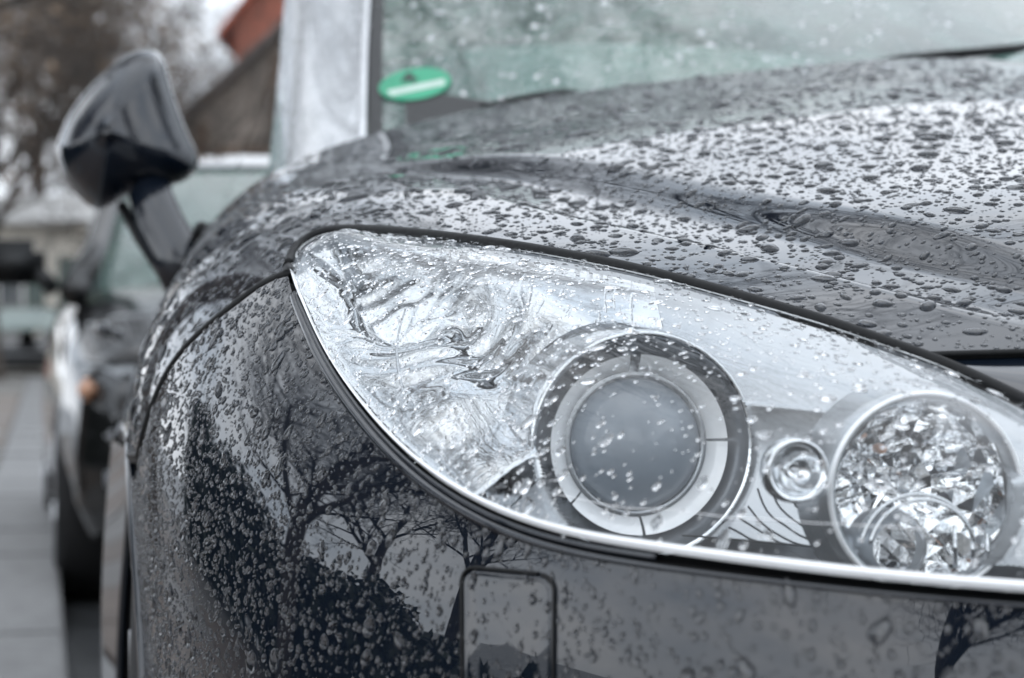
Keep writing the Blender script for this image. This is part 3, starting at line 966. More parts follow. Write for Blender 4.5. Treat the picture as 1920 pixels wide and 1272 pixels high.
MB().tube(T3[4:] + LN[4:, 0] * 0.0004, 0.0035, 8).build('gasket_bead', M['rubber'], head, True)
# rolled edge of the bumper skin under the lens
lipc = smooth_rows(B3 + LN[:, -1] * 0.0008, k9)
MB().tube(lipc[8:-2], np.interp(np.linspace(0, 1, NT - 10), [0, 0.10, 0.42, 0.6, 1], [0.0022, 0.0028, 0.0024, 0.0012, 0.0010]), 8).build('bumper_lip', M['paint'], car, True)
MB().tube(lipc[8:190] - LN[8:190, -1] * 0.001 + (L[8:190, -4] - L[8:190, -1]) * 0.5, 0.0016, 8).build('bumper_lip', M['paint'], car, True)

# rim along the lower and outer lens edge, its sky glare put in as white
rw = np.interp(np.linspace(0, 1, NT), [0, 0.15, 0.4, 0.6, 1], [0.0016, 0.0026, 0.0042, 0.0056, 0.0058])[:, None]
r0 = lens_sub(1 - GAP_B - np.minimum(rw / (1.56 * chord), 0.3), 1 - GAP_B, 6)
bulge = np.array([0.0002, 0.0018, 0.0030, 0.0034, 0.0026, 0.0006])
# the flange leans back so that its face looks up at the sky
r0 = r0 + LN[:, -6:][:, ::-1] * bulge[None, :, None]
obj('lens_rim', r0.reshape(-1, 3), grid_faces(NT, 6), M['rim_white'], head)
MB().tube(L[6:-4, 0] - LN[6:-4, 0] * 0.0008, 0.0007, 6).build('lens_edge', M['rim_white'], head, True)

# inner surfaces: outer facetted reflector, satin bezel
def base_depth(i, j):
    return (0.004 + 0.043 * edge_j(j, 0.55)) * np.clip(i / 0.07, 0.1, 1) ** 0.6
BASE = inset(base_depth)
fwd = Vector((SA, -CA, 0))                      # car's forward direction
def axis_dist(G, c):
    cu = uvz(np.array(c))
    return np.hypot(BU_(G)[..., 0] - cu[0], BU_(G)[..., 2] - cu[2])
BU_ = uvz
def cut(G, F, holes):
    q = G.reshape(-1, 3)
    bad = np.zeros(len(q), bool)
    for c, r in holes:
        bad |= axis_dist(q, c) < r
    return q, F[~bad[F].all(1)]
BASE = wells(BASE)
kt = int(NT * 0.47)
rng2 = np.random.default_rng(4)
# outer part: smooth chrome drawn into flutes and a shallow bowl
FB = BASE[:kt + 1].copy(); FN = LN[:kt + 1]
PF = pix(FB); x_, y_ = PF[..., 0], PF[..., 1]
jj = np.linspace(0, 1, NL)[None, :]
# swirl coordinates measured over the reflector itself (metres from the bulb axis)
c_ = FB[int(kt * 0.36), int(NL * 0.62)]
rel = FB - c_
rr = np.linalg.norm(rel, axis=-1); an = np.arctan2(rel[..., 2], rel[..., 0] * 0.8 - rel[..., 1] * 0.5)
disp = 0.0030 * np.sin(rr * 210 + 2.2 * an) * np.exp(-(rr / 0.085) ** 2) - 0.016 * np.exp(-(rr / 0.040) ** 2)
disp += 0.0016 * np.sin(an * 9 + rr * 70) * sstep(rr / 0.03) + 0.003 * np.sin(rel[..., 0] * 95 + rel[..., 2] * 60)
FB += FN * (disp * edge_j(np.linspace(0, 1, NL), 0.7)[None, :])[..., None]
q, F = cut(FB, grid_faces(kt + 1, NL), [(PJ, PJR * 0.97)])
obj('outer_reflector', q, outward(q, F), M['chrome_facet'], head)
G2 = BASE[kt:]
q, F = cut(G2, grid_faces(G2.shape[0], NL), [(PJ, PJR * 0.97), (HB, HBR * 0.93), (SL, 0.010)])
obj('bezel', q, F, M['bezel'], head)

# upright chrome divider fin between the turn signal and the projector
fin0 = [at_v(760, 580, 0.23), at_v(745, 640, 0.22), at_v(752, 720, 0.20), at_v(775, 820, 0.165), at_v(815, 905, 0.12), at_v(880, 965, 0.085)]
fin = smooth_curve(fin0, 40)
MB().tube(fin, np.interp(np.linspace(0, 1, 40), [0, .2, .6, 1], [0.0005, 0.0009, 0.0012, 0.0006]), 6).build('divider', M['bezel'], head, True)
# projector
def turned(name, prof, c, mat, par=head, n=72, ax=None, smooth=True):
    V, F = lathe(prof, c, ax or fwd, n)
    return obj(name, V, F[:, ::-1], mat, par, smooth)
s_ = PJR
turned('projector_shroud', [(s_ * 1.12, -0.060), (s_ * 1.08, -0.035), (s_ * 1.03, -0.012), (s_ * 1.005, -0.002), (s_ * 0.99, 0.0), (s_ * 0.955, -0.003)], PJ, M['chrome'])
turned('projector_collar', [(s_ * 0.955, -0.003), (s_ * 0.945, -0.006), (s_ * 0.90, -0.011), (s_ * 0.80, -0.016)], PJ, M['collar'])
# bright split ring in segments
def arc_ring(name, r0, r1, h0, h1, a0, a1, c, mat):
    axis = Vector(fwd); a = axis.cross(Vector((0, 0, 1))).normalized(); b = Vector((0, 0, 1))
    n = max(4, int((a1 - a0) / 4)); V = []
    for r, h in ((r0, h0), (r0 * 0.5 + r1 * 0.5, (h0 + h1) / 2 + 0.0012), (r1, h1), (r1 * 0.985, h1 - 0.004)):
        for k in range(n + 1):
            q = math.radians(a0 + (a1 - a0) * k / n)
            V.append((Vector(c) + axis * h + (a * math.cos(q) + b * math.sin(q)) * r)[:])
    F = grid_faces(4, n + 1)
    return obj(name, np.array(V), F, mat, head)
for a0, a1 in ((-39, 84), (91, 176), (178, 266), (268, 319.5)):
    arc_ring('bright_ring', s_ * 0.80, s_ * 0.655, -0.011, -0.019, a0, a1, PJ, M['rim_white'])
turned('inner_ring', [(s_ * 0.80, -0.018), (s_ * 0.665, -0.023), (s_ * 0.62, -0.019), (s_ * 0.585, -0.022)], PJ, M['bezel'])
ln = []
for k in range(13):
    q = k / 12 * math.pi / 2
    ln.append((s_ * 0.60 * math.cos(q) + 1e-4, -0.026 + 0.020 * math.sin(q)))
ln = [(s_ * 0.60, -0.030)] + ln
turned('projector_lens', ln, PJ, M['projector_glass'], n=64)

# high-beam bowl: flat chrome facets, bulb and its cap
hr_ = HBR
turned('high_beam_ring', [(hr_ * 1.20, -0.035), (hr_ * 1.13, -0.012), (hr_ * 1.07, -0.002), (hr_ * 1.02, 0.0), (hr_ * 0.985, -0.003), (hr_ * 0.95, -0.010)], HB, M['bezel'])
turned('high_beam_edge', [(hr_ * 1.075, -0.0015), (hr_ * 1.06, 0.0014), (hr_ * 1.04, 0.0014), (hr_ * 1.025, -0.0005)], HB, M['rim_white'])
V, F = lathe([(hr_ * 0.96, -0.008), (hr_ * 0.90, -0.016), (hr_ * 0.78, -0.027), (hr_ * 0.60, -0.038), (hr_ * 0.40, -0.046), (hr_ * 0.18, -0.050), (1e-4, -0.051)], HB, fwd, 18)
V = V + rng2.normal(0, 0.0012, V.shape)
obj('high_beam_reflector', V, F[:, ::-1], M['chrome_bright'], head, smooth=False)
bb = at_v(1716, 1038, HBV - 0.004)
axis = Vector(fwd); aa = axis.cross(Vector((0, 0, 1))).normalized(); bz = Vector((0, 0, 1))
for rr, h in ((0.0285, 0.004), (0.0262, 0.010)):
    MB().tube([Vector(bb) + axis * h + (aa * math.cos(q) + bz * math.sin(q)) * rr for q in np.linspace(math.radians(12), math.radians(168), 30)], 0.0010, 6).build('bulb_hood', M['chrome'], head, True)
arc = np.linspace(math.radians(10), math.radians(170), 26)
V = []
for rr, h in ((0.0285, 0.004), (0.0265, -0.012), (0.0240, -0.022)):
    V += [(Vector(bb) + axis * h + (aa * math.cos(q) + bz * math.sin(q)) * rr)[:] for q in arc]
obj('bulb_hood', np.array(V), grid_faces(3, len(arc)), M['lens'], head)
turned('bulb_cap', [(0.0125, -0.004), (0.0165, -0.010), (0.0185, -0.020), (0.0180, -0.030)], at_v(1690, 1030, HBV - 0.004), M['bezel_dark'], n=32)
turned('bulb', [(1e-4, 0.006), (0.004, 0.0045), (0.0062, 0.0), (0.0066, -0.012), (0.0066, -0.030)], at_v(1700, 905, HBV + 0.014), M['bulb'], n=24)
turned('amber_bulb', [(1e-4, 0.002), (0.0018, 0.0012), (0.0026, -0.001), (0.0026, -0.008)], at_v(1655, 842, HBV + 0.022), M['amber'], n=20)
for k, (x0, x1) in enumerate(((1790, 1792), (1822, 1826), (1850, 1856))):
    MB().tube([at_v(x0, 985 + 8 * k, HBV + 0.002), at_v(x1, 1065, HBV)], 0.0012, 6).build('bulb_fin', M['chrome'], head, True)
# small side lamp
turned('side_lamp', [(0.0155, -0.012), (0.0150, 0.0), (0.0138, 0.001), (0.0115, -0.004), (0.0085, -0.010), (1e-4, -0.014)], SL, M['chrome'], n=40)
turned('side_lamp_bulb', [(1e-4, -0.001), (0.003, -0.003), (0.004, -0.008), (0.004, -0.014)], SL, M['bulb'], n=20)
# dark grooves ruled across the bezel between the lamps
PB = pix(BASE); PBf = PB.reshape(-1, 2); BF = BASE.reshape(-1, 3); NF = LN.reshape(-1, 3)
def on_base(px, py, lift=0.0004):
    d = ((PBf - np.array([px, py])) ** 2).sum(1)
    near = np.where(d < d.min() + 30)[0]
    k = near[BF[near, 1].argmin()]
    return BF[k] + NF[k] * lift
gro = [[(1276, 1036), (1305, 1050), (1335, 1066)], [(1300, 1022), (1345, 1046), (1395, 1070)], [(1322, 1010), (1380, 1042), (1450, 1072)], [(1345, 1000), (1415, 1038), (1500, 1074)],
       [(1362, 984), (1440, 1028), (1545, 1072)], [(1380, 966), (1450, 1012), (1560, 1060)], [(1398, 944), (1430, 985), (1500, 1024), (1575, 1050)], [(1415, 915), (1440, 962), (1490, 1000), (1570, 1032)],
       [(1432, 890), (1452, 940), (1500, 982), (1560, 1010)], [(1450, 870), (1470, 925), (1510, 962), (1555, 985)]]
for g_ in gro:
    P_ = np.array([on_base(*p) for p in resample(smooth_curve(g_, 20), 14)])
    P_ = smooth_rows(P_, np.array([0.25, 0.5, 0.25]))
    MB().tube(P_, 0.00055, 5).build('groove', M['groove'], head, True)

# fine scratch-like thread across the wet lens
LPf = pix(L).reshape(-1, 2); LF = L.reshape(-1, 3); LNf = LN.reshape(-1, 3)
def on_lens(px, py, lift=0.0003):
    d = ((LPf - np.array([px, py])) ** 2).sum(1); k = d.argmin()
    return LF[k] + LNf[k] * lift
hair = np.array([on_lens(x, y) for x, y in resample(smooth_curve([(985, 916), (1100, 938), (1240, 958), (1400, 972), (1560, 982), (1800, 1002)], 40), 30)])
hair = smooth_rows(hair, k9[::2] / k9[::2].sum())
thread = MB().tube(hair[2:-2], 0.00022, 5).build('thread', M['rim_white'], None, True)
tag(thread, 'fine pale thread stuck across the wet headlight cover', 'thread')

# nose panel between hood edge and lens, and the closed centre
he_sel = [j for j in range(NS_H) if pe[j, 0] >= 1705]
up = HEDGE[he_sel][::-1]                                       # from the lens corner to the centre
k0 = np.argmin(np.abs(pix(T3)[:, 0] - 1730) + 1000 * (pix(T3)[:, 1] < 600))
low = np.vstack([T3[k0:], BEDGE[[j for j in range(NS_B) if be[j, 0] > 2780]][::-1]])
up = resample(up, 90); low = resample(low, 90)
q = np.linspace(0, 1, 14)
gap_up = np.array([0, 0.0, -0.004])
NP_ = (up + gap_up)[:, None] * (1 - q)[None, :, None] + (low + np.array([0, 0, 0.0015]))[:, None] * q[None, :, None]
fwd3 = np.array(fwd)
NP_ = NP_ + (np.sin(np.pi * q) * 0.02)[None, :, None] * (fwd3 * 0.8 + np.array([0, 0, 0.5]))[None, None] * np.linspace(0.05, 1, 90)[:, None, None]
V, F = NP_.reshape(-1, 3), grid_faces(90, 14)
obj('nose_panel', *both_sides(V, F), M['paint'], car)

# black strips along every shut line stand in for the shade inside the gaps
MB().tube(np.vstack([HEDGE[j] for j in range(0, NS_H, 2)]) + np.array([0, 0.004, -0.003]), 0.0032, 6).build('shut_line_shade', M['rubber'], car, True)
seamA = np.array([HEDGE[j] for j in range(tipi - 1, NS_H - 2)])
MB().tube(seamA + np.array([0.0003, -0.0012, 0.0005]), 0.0038, 8).build('shut_line_shade', M['rubber'], car, True)
hs_ = np.array([HEDGE[j] for j in he_sel if pe[j, 0] < 3200])
MB().tube(hs_ + np.array([0, -0.0012, -0.0012]), 0.0020, 6).build('shut_line_shade', M['rubber'], car, True)

# towing-eye cover set in the bumper
BPf = pix(B); BPflat = BPf.reshape(-1, 2); BFl = B.reshape(-1, 3); BN = grid_normals(B)
if BN[NS_B // 2, NZ_B // 2, 1] > 0: BN = -BN
BNf = BN.reshape(-1, 3)
def on_bumper(px, py, lift=0.0):
    d = ((BPflat - np.array([px, py])) ** 2).sum(1)
    k = np.argpartition(d, 4)[:4]; w_ = 1 / (d[k] + 4)
    P_ = (BFl[k] * w_[:, None]).sum(0) / w_.sum(); n = BNf[k[0]]
    return P_ + n * lift
def rounded(x0, y0, x1, y1, r, n=8, sk=0):
    pts = []
    for cx_, cy_, a in ((x1 - r, y0 + r, -90), (x1 - r, y1 - r, 0), (x0 + r, y1 - r, 90), (x0 + r, y0 + r, 180)):
        for k in range(n + 1):
            q = math.radians(a + 90 * k / n)
            x, y = cx_ + r * math.cos(q), cy_ + r * math.sin(q)
            pts.append((x, y + (x - x0) * sk))
    return pts
rp = rounded(868, 1062, 1040, 1330, 26, sk=0.10)
rp = resample(np.array(rp + [rp[0]]), 121)[:-1]
ring_o = np.array([on_bumper(x, y, 0.0006) for x, y in rp])
ring_o = np.vstack([ring_o, ring_o[:1]])
ev = obj('towing_cover', np.zeros((1, 3)), [], M['paint'], car) if False else None
cenp = rp.mean(0)
rings = []
for k, lift in ((0.99, -0.0006), (0.975, 0.0004), (0.95, 0.0008), (0.92, 0.0006), (0.88, 0.0003), (0.60, 0.0003), (0.30, 0.0003), (0.02, 0.0003)):
    rings.append(np.array([on_bumper(*(cenp + (p - cenp) * np.array([k if k > 0.8 else k, k])), lift) for p in rp]))
R_ = np.array(rings)
R_ = np.stack([smooth_rows(np.vstack([r[-6:], r, r[:6]]), np.array([1, 2, 3, 2, 1]) / 9)[6:-6] for r in R_])
ev = obj('towing_cover', R_.reshape(-1, 3), grid_faces(len(rings), len(rp), close_m=True)[:, ::-1], M['paint'], car)
MB().tube(smooth_rows(ring_o, np.array([1, 2, 3, 2, 1]) / 9), 0.0010, 6, cap=False).build('cover_gap_shade', M['rubber'], ev, True)  # black bead stands in for the shade in the gap round the cover

# ------------------------------------------------------------------ ground, kerb, pavement
def gz(y):
    """street level: flat by the cars, climbing gently farther off"""
    y = np.asarray(y, float)
    return 0.0105 * np.clip(y - 13, 0, None) + 0.0105 * np.clip(-y - 25, 0, None)
M['asphalt'] = pbr('wet_asphalt', (0.05, 0.053, 0.056), rough=0.34, rvar=0.16, var=0.3, vscale=1.3, bump=0.5, bscale=90, bdist=0.004)
M['kerb'] = pbr('wet_granite_kerb', (0.19, 0.19, 0.19), rough=0.42, var=0.22, vscale=14, bump=0.4, bscale=120)
M['slab_brown'] = pbr('brown_paver', (0.155, 0.122, 0.10), rough=0.55, var=0.25, vscale=9, bump=0.4, bscale=90)
M['slab_grey'] = pbr('grey_paver', (0.17, 0.16, 0.15), rough=0.5, var=0.2, vscale=9, bump=0.4, bscale=90)
M['joint'] = pbr('paver_bed', (0.12, 0.115, 0.105), rough=0.8, var=0.3, vscale=5)
def kx(y): return -1.05 - 0.22 * (np.asarray(y, float) - 5)
ys = np.concatenate([np.linspace(-400, -40, 8), np.linspace(-35, 70, 43), np.linspace(80, 600, 12)])
xs = np.array([-400, -120, -40, -15, -6, -2, 0, 2, 6, 15, 40, 120, 400.])
X_, Y_ = np.meshgrid(xs, ys, indexing='ij')
g = obj('road', np.stack([X_, Y_, gz(Y_)], -1).reshape(-1, 3), grid_faces(len(xs), len(ys))[:, ::-1], M['asphalt'])
g['kind'] = 'structure'
g.data.polygons.foreach_set('use_smooth', np.ones(len(g.data.polygons), bool))
yy = np.linspace(-30, 62, 60)
KW, PW = 0.30, 3.9
def band(name, x0, x1, lift, mat):
    V = np.vstack([np.stack([kx(yy) - x0, yy, gz(yy) + lift], 1), np.stack([kx(yy) - x1, yy, gz(yy) + lift], 1),
                   np.stack([kx(yy) - x0, yy, gz(yy) - 0.02], 1), np.stack([kx(yy) - x1, yy, gz(yy) - 0.02], 1)])
    n = len(yy); F = []
    for i in range(n - 1):
        F += [(i, i + 1, n + i + 1, n + i), (i, 2*n + i, 2*n + i + 1, i + 1), (n + i, n + i + 1, 3*n + i + 1, 3*n + i)]
    o = obj(name, V, F, mat, smooth=False); o['kind'] = 'structure'
    return o
pave = band('pavement', KW + 0.012, KW + PW, 0.10, M['joint'])
kerbbed = band('kerb', 0.012, KW - 0.002, 0.095, M['joint'])
kd = Vector((-0.22, 1, 0)).normalized(); kn = Vector((-1, -0.22, 0)).normalized()
def stone(name, u0, u1, s0, s1, z0, z1, mat, parent, me_cache={}):
    """a block along the kerb line: u across from the kerb face, s along it"""
    key = (name, round(u1 - u0, 3), round(s1 - s0, 3), mat.name)
    w_, l_ = u1 - u0, s1 - s0
    if key not in me_cache:
        mb = MB().bbox((0, 0, -(z1 - z0)), (w_, l_, 0), 0.008)
        me_cache[key] = mesh_data(name, mb.V, mb.F, mat, False)
    o = bpy.data.objects.new(name, me_cache[key])
    base = Vector((float(kx(0)), 0, 0)) + kd * s0 + kn * u0
    sl = 0.0105 if base.y > 13 else 0.0
    Rm = Matrix((( kn.x, kd.x, 0), (kn.y, kd.y, 0), (0, sl, 1))).to_4x4()
    o.matrix_world = Matrix.Translation((base.x, base.y, float(gz(base.y)) + z1)) @ Rm
    COL.objects.link(o)
    o.parent = parent
    o.matrix_parent_inverse = Matrix.Translation(parent.location).inverted()
    return o
for k in range(46):
    s0 = -6 + k * 1.0
    stone('kerb_stone', 0, KW, s0, s0 + 0.99, -0.05, 0.12 + 0.002 * (k % 3), M['kerb'], kerbbed)
r3 = random.Random(5)
for k in range(34):
    s0 = -2 + k * 0.9
    for c_ in range(5):
        m_ = M['slab_brown'] if (k % 3 != 0) != (r3.random() < 0.12) else M['slab_grey']
        stone('paving_slab', KW + 0.02 + c_ * 0.62, KW + 0.02 + c_ * 0.62 + 0.608, s0, s0 + 0.886, 0.06, 0.116 + 0.003 * r3.random(), m_, pave)

# ------------------------------------------------------------------ bare trees
M['bark'] = pbr('wet_bark', (0.075, 0.060, 0.050), rough=0.8, var=0.35, vscale=6, bump=0.6, bscale=30, bdist=0.02)
M['twig'] = pbr('brown_twigs', (0.22, 0.18, 0.15), rough=0.8, var=0.3, vscale=3)
M['twig_dark'] = pbr('dark_wet_twigs', (0.05, 0.042, 0.036), rough=0.8, var=0.3, vscale=3)
M['dead_leaf'] = pbr('withered_leaf', (0.20, 0.135, 0.085), rough=0.7, var=0.35, vscale=2)

def segs_mesh(S, k):
    """S: list of (p0, p1, r0, r1) -> frusta"""
    P0 = np.array([s[0] for s in S]); P1 = np.array([s[1] for s in S]); R0 = np.array([s[2] for s in S]); R1 = np.array([s[3] for s in S])
    d = P1 - P0; d /= np.maximum(np.linalg.norm(d, axis=1), 1e-9)[:, None]
    ref = np.where(np.abs(d[:, 2:3]) > 0.9, np.array([[1.0, 0, 0]]), np.array([[0, 0, 1.0]]))
    a = np.cross(d, ref); a /= np.linalg.norm(a, axis=1)[:, None]; b = np.cross(d, a)
    th_ = np.linspace(0, 2 * np.pi, k, endpoint=False)
    ring = a[:, None] * np.cos(th_)[None, :, None] + b[:, None] * np.sin(th_)[None, :, None]
    V = np.concatenate([P0[:, None] + ring * R0[:, None, None], P1[:, None] + ring * R1[:, None, None]], 1)   # (n, 2k, 3)
    n = len(S); base = (np.arange(n) * 2 * k)[:, None]
    j = np.arange(k); j2 = (j + 1) % k
    F = np.stack([base + j, base + j2, base + k + j2, base + k + j], -1).reshape(-1, 4)
    return V.reshape(-1, 3), F

def grow(seed, height, spread=0.9, levels=5, leaves=0.0, lean=0.0):
    r = random.Random(seed)
    trunk, twigs, leafq = [], [], []
    def branch(p, d, length, rad, lv):
        n = 4 if lv < 2 else 3
        pts = [p]
        for k in range(n):
            d = (d + Vector((r.uniform(-1, 1), r.uniform(-1, 1), r.uniform(-0.5, 0.8))) * (0.14 + 0.05 * lv)).normalized()
            q = p + d * (length / n)
            r0 = rad * (1 - 0.55 * k / n); r1 = rad * (1 - 0.55 * (k + 1) / n)
            (trunk if lv < 2 else twigs).append((p[:], q[:], r0, r1))
            p = q; pts.append(p)
            if lv < levels and (lv > 0 or k >= 1):
                nb = 2 if lv < 3 else r.choice((1, 2, 2))
                for _ in range(nb):
                    ax_ = d.orthogonal().normalized()
                    ax_.rotate(Matrix.Rotation(r.uniform(0, 2 * math.pi), 3, d))
                    nd = (d + ax_ * r.uniform(0.6, 1.25) * spread + Vector((0, 0, 0.12))).normalized()
                    branch(p, nd, length * r.uniform(0.50, 0.74), max(r1 * r.uniform(0.45, 0.65), 0.004), lv + 1)
            if lv >= levels - 1 and r.random() < leaves:
                leafq.append((p + Vector((r.uniform(-.1, .1), r.uniform(-.1, .1), r.uniform(-.1, .1))))[:])
    branch(Vector((0, 0, 0)), Vector((lean, 0, 1)).normalized(), height * 0.46, height * 0.022, 0)
    return trunk, twigs, leafq

TREE = {}
def tree_data(key, seed, height, levels, leaves, spread=0.9):
    t, w_, lf = grow(seed, height, spread, levels, leaves)
    Vt, Ft = segs_mesh(t, 8); Vw, Fw = segs_mesh(w_, 4)
    nl = len(lf)
    if nl:
        r = np.random.default_rng(seed)
        c_ = np.array(lf); e1 = r.normal(size=(nl, 3)); e1 /= np.linalg.norm(e1, axis=1)[:, None]
        e2 = np.cross(e1, r.normal(size=(nl, 3))); e2 /= np.linalg.norm(e2, axis=1)[:, None]
        s1 = r.uniform(0.05, 0.11, (nl, 1))
        VL = np.stack([c_ - e1 * s1, c_ + e2 * s1 * 0.5, c_ + e1 * s1, c_ - e2 * s1 * 0.5], 1).reshape(-1, 3)
        FL = np.arange(nl * 4).reshape(-1, 4) + len(Vw)
        Vw2 = np.vstack([Vw, VL]); Fw2 = np.vstack([Fw, FL])
        me = mesh_data('crown', Vw2, Fw2, [M['twig'], M['dead_leaf']])
        mi = np.zeros(len(Fw2), np.int32); mi[len(Fw):] = 1
        me.polygons.foreach_set('material_index', mi)
    else:
        me = mesh_data('crown', Vw, Fw, M['twig_dark'])
    TREE[key] = (mesh_data('trunk', Vt, Ft, M['bark']), me)
tree_data('a', 3, 11.0, 5, 0.0)
tree_data('b', 21, 9.0, 5, 0.0, 1.05)
tree_data('c', 8, 10.0, 5, 0.16, 1.0)
def tree(key, x, y, rz, sc, label, group):
    e = empty('bare_tree' if key != 'c' else 'autumn_tree', (x, y, float(gz(y)) - 0.05), rz)
    e.scale = (sc, sc, sc)
    tag(e, label, 'tree', group)
    for nm, me in zip(('trunk', 'crown'), TREE[key]):
        o = bpy.data.objects.new(nm, me); COL.objects.link(o); o.parent = e
# behind the parked cars, out of focus
tree('c', -9.0, 37, 0.3, 1.05, 'brown autumn tree standing before the low cream house', 'autumn trees behind the parked cars')
tree('c', -12.5, 55, 4.1, 1.35, 'brown autumn tree rising behind the low cream house', 'autumn trees behind the parked cars')
tree('a', -6.1, 36, 2.0, 0.8, 'bare tree between the timber house and the red brick house', 'bare trees by the timber house')
tree('b', -7.6, 58, 0.7, 1.2, 'bare tree behind the red brick house', 'bare trees by the timber house')
# trees before the car, seen only mirrored in its paint
for key, x, y, rz, sc in (('a', -4.2, -7.5, 0.0, 1.0), ('b', -4.2, 4.0, 2.2, 0.62), ('a', 1.8, -16, 3.0, 1.05), ('b', 5.6, -11, 1.2, 1.1), ('b', 10.5, -20, 5.0, 1.2),
                          ('a', -2.6, 7.0, 1.5, 1.0), ('b', -5.6, 17, 3.4, 1.25), ('b', 8.0, 6, 0.4, 1.0), ('b', -8.8, 3.5, 2.6, 1.0), ('a', -13.0, 7.4, 0.6, 0.9)):
    tree(key, x, y, rz, sc, 'bare street tree mirrored as dark branches in the wet bumper', 'street trees mirrored in the paint')

# ------------------------------------------------------------------ houses
M['plaster'] = pbr('cream_plaster', (0.66, 0.62, 0.55), rough=0.85, var=0.12, vscale=2, bump=0.3, bscale=40)
M['plaster_pink'] = pbr('rose_plaster', (0.42, 0.27, 0.23), rough=0.85, var=0.15, vscale=2)
M['oldwall'] = pbr('weathered_wall', (0.33, 0.28, 0.24), rough=0.85, var=0.2, vscale=2)
M['white'] = pbr('white_paint', (0.78, 0.78, 0.77), rough=0.6, var=0.06, vscale=3)
M['timber'] = pbr('brown_timber', (0.16, 0.10, 0.065), rough=0.7, var=0.25, vscale=8, stretch=(1, 1, 0.2))
M['redbrick'] = pbr('red_brick', (0.30, 0.10, 0.065), rough=0.8, var=0.25, vscale=5)
M['rooftile'] = pbr('red_roof_tile', (0.33, 0.085, 0.05), rough=0.65, var=0.3, vscale=6, bump=0.4, bscale=20)
M['greytile'] = pbr('grey_roof_tile', (0.13, 0.11, 0.10), rough=0.6, var=0.3, vscale=5, bump=0.4, bscale=20)
M['pane'] = pbr('dark_window_pane', (0.03, 0.04, 0.045), rough=0.08, spec=0.8)
M['shutter'] = pbr('grey_green_shutter', (0.10, 0.13, 0.12), rough=0.6)
M['darkbrick'] = pbr('dark_brick', (0.055, 0.042, 0.038), rough=0.8, var=0.4, vscale=7, bump=0.4, bscale=25)
def house(name, label, loc, rz, w_, d_, h_, rise, wall, roof, wins, over=0.4, flat=False, shutters=False, group=None):
    """origin at the middle of the front foot; front faces -y"""
    e = empty(name, (loc[0], loc[1], float(gz(loc[1])) - 0.05), rz)
    tag(e, label, 'building', group)
    mb = MB()
    if flat: mb.prism([(-w_/2, 0), (w_/2, 0), (w_/2, h_), (-w_/2, h_)], 0, d_)
    else: mb.prism([(-w_/2, 0), (w_/2, 0), (w_/2, h_), (0, h_ + rise), (-w_/2, h_)], 0, d_)
    mb.build('wall', wall, e, local=True)
    if flat:
        MB().bbox((-w_/2 - over, -over, h_ + 0.003), (w_/2 + over, d_ + over, h_ + rise), 0.04).build('roof', roof, e, local=True)
    else:
        t = 0.18; sl = rise / (w_ / 2)
        for s in (-1, 1):
            MB().prism([(0, h_ + rise + 0.02), (0, h_ + rise + 0.02 + t), (s * (w_/2 + over), h_ - sl * over + 0.02 + t), (s * (w_/2 + over), h_ - sl * over + 0.02)], -over, d_ + over).build('roof_slope', roof, e, local=True)
    for (x, z, ww, wh) in wins:
        f = MB().bbox((x - ww/2 - 0.07, -0.06, z - 0.07), (x + ww/2 + 0.07, 0.02, z + wh + 0.07), 0.015).build('window', M['white'], e, local=True)
        MB().bbox((x - ww/2, -0.075, z), (x - 0.03, -0.055, z + wh), 0.004).build('pane', M['pane'], f, local=True)
        MB().bbox((x + 0.03, -0.075, z), (x + ww/2, -0.055, z + wh), 0.004).build('pane', M['pane'], f, local=True)
        if shutters:
            for s in (-1, 1):
                a = x + s * (ww/2 + 0.09); b_ = x + s * (ww/2 + 0.50)
                MB().bbox((min(a, b_), -0.05, z - 0.05), (max(a, b_), 0.015, z + wh + 0.05), 0.01).build('shutter', M['shutter'], e, local=True)
    return e
# pale low house with a white roof edge, down the street
h1 = house('low_house', 'pale cream house with dark shutters and a broad white roof edge', (-10.4, 47, 0), 0.10, 9.0, 7, 3.35, 0.62, M['plaster'], M['white'],
      [(-3.2, 1.1, 1.0, 1.5), (-0.9, 1.1, 1.0, 1.5), (1.4, 1.1, 1.0, 1.5), (3.4, 1.1, 0.9, 1.5)], over=0.5, flat=True, shutters=True)
MB().bbox((-2.4, -0.09, 0.1), (-1.7, -0.02, 2.6), 0.02).build('door', M['plaster_pink'], h1, local=True)
MB().bbox((2.0, -0.09, 1.0), (2.9, -0.02, 3.0), 0.02).build('sign_board', M['plaster_pink'], h1, local=True)
# timber gabled house and red-roofed house
th_ = house('timber_house', 'grey-roofed timber gabled house with brown posts beyond the door mirror', (-3.9, 40, 0), 0.0, 5.6, 8, 4.3, 2.6, M['oldwall'], M['greytile'],
      [(-1.2, 2.6, 0.9, 1.2), (1.2, 2.6, 0.9, 1.2), (-1.2, 0.6, 0.9, 1.2), (1.2, 0.6, 0.9, 1.2)], over=0.6)
for x in (-2.7, -1.9, -0.5, 0.5, 1.9, 2.7):
    MB().bbox((x - 0.09, -0.10, 0), (x + 0.09, -0.005, 4.25 if abs(x) > 2.5 else 4.25 + 2.6 * (1 - abs(x) / 2.8) - 0.2), 0.01).build('post', M['timber'], th_, local=True)
for z in (2.2, 4.22):
    MB().bbox((-2.79, -0.115, z), (2.79, -0.004, z + 0.2), 0.01).build('beam', M['timber'], th_, local=True)
house('red_roofed_house', 'tall narrow red brick house with a red tiled roof beside the windscreen pillar', (-5.5, 52, 0), 0.0, 2.5, 9, 8.6, 1.6, M['redbrick'], M['rooftile'],
      [(-0.6, 4.2, 0.6, 1.4), (0.6, 4.2, 0.6, 1.4)])
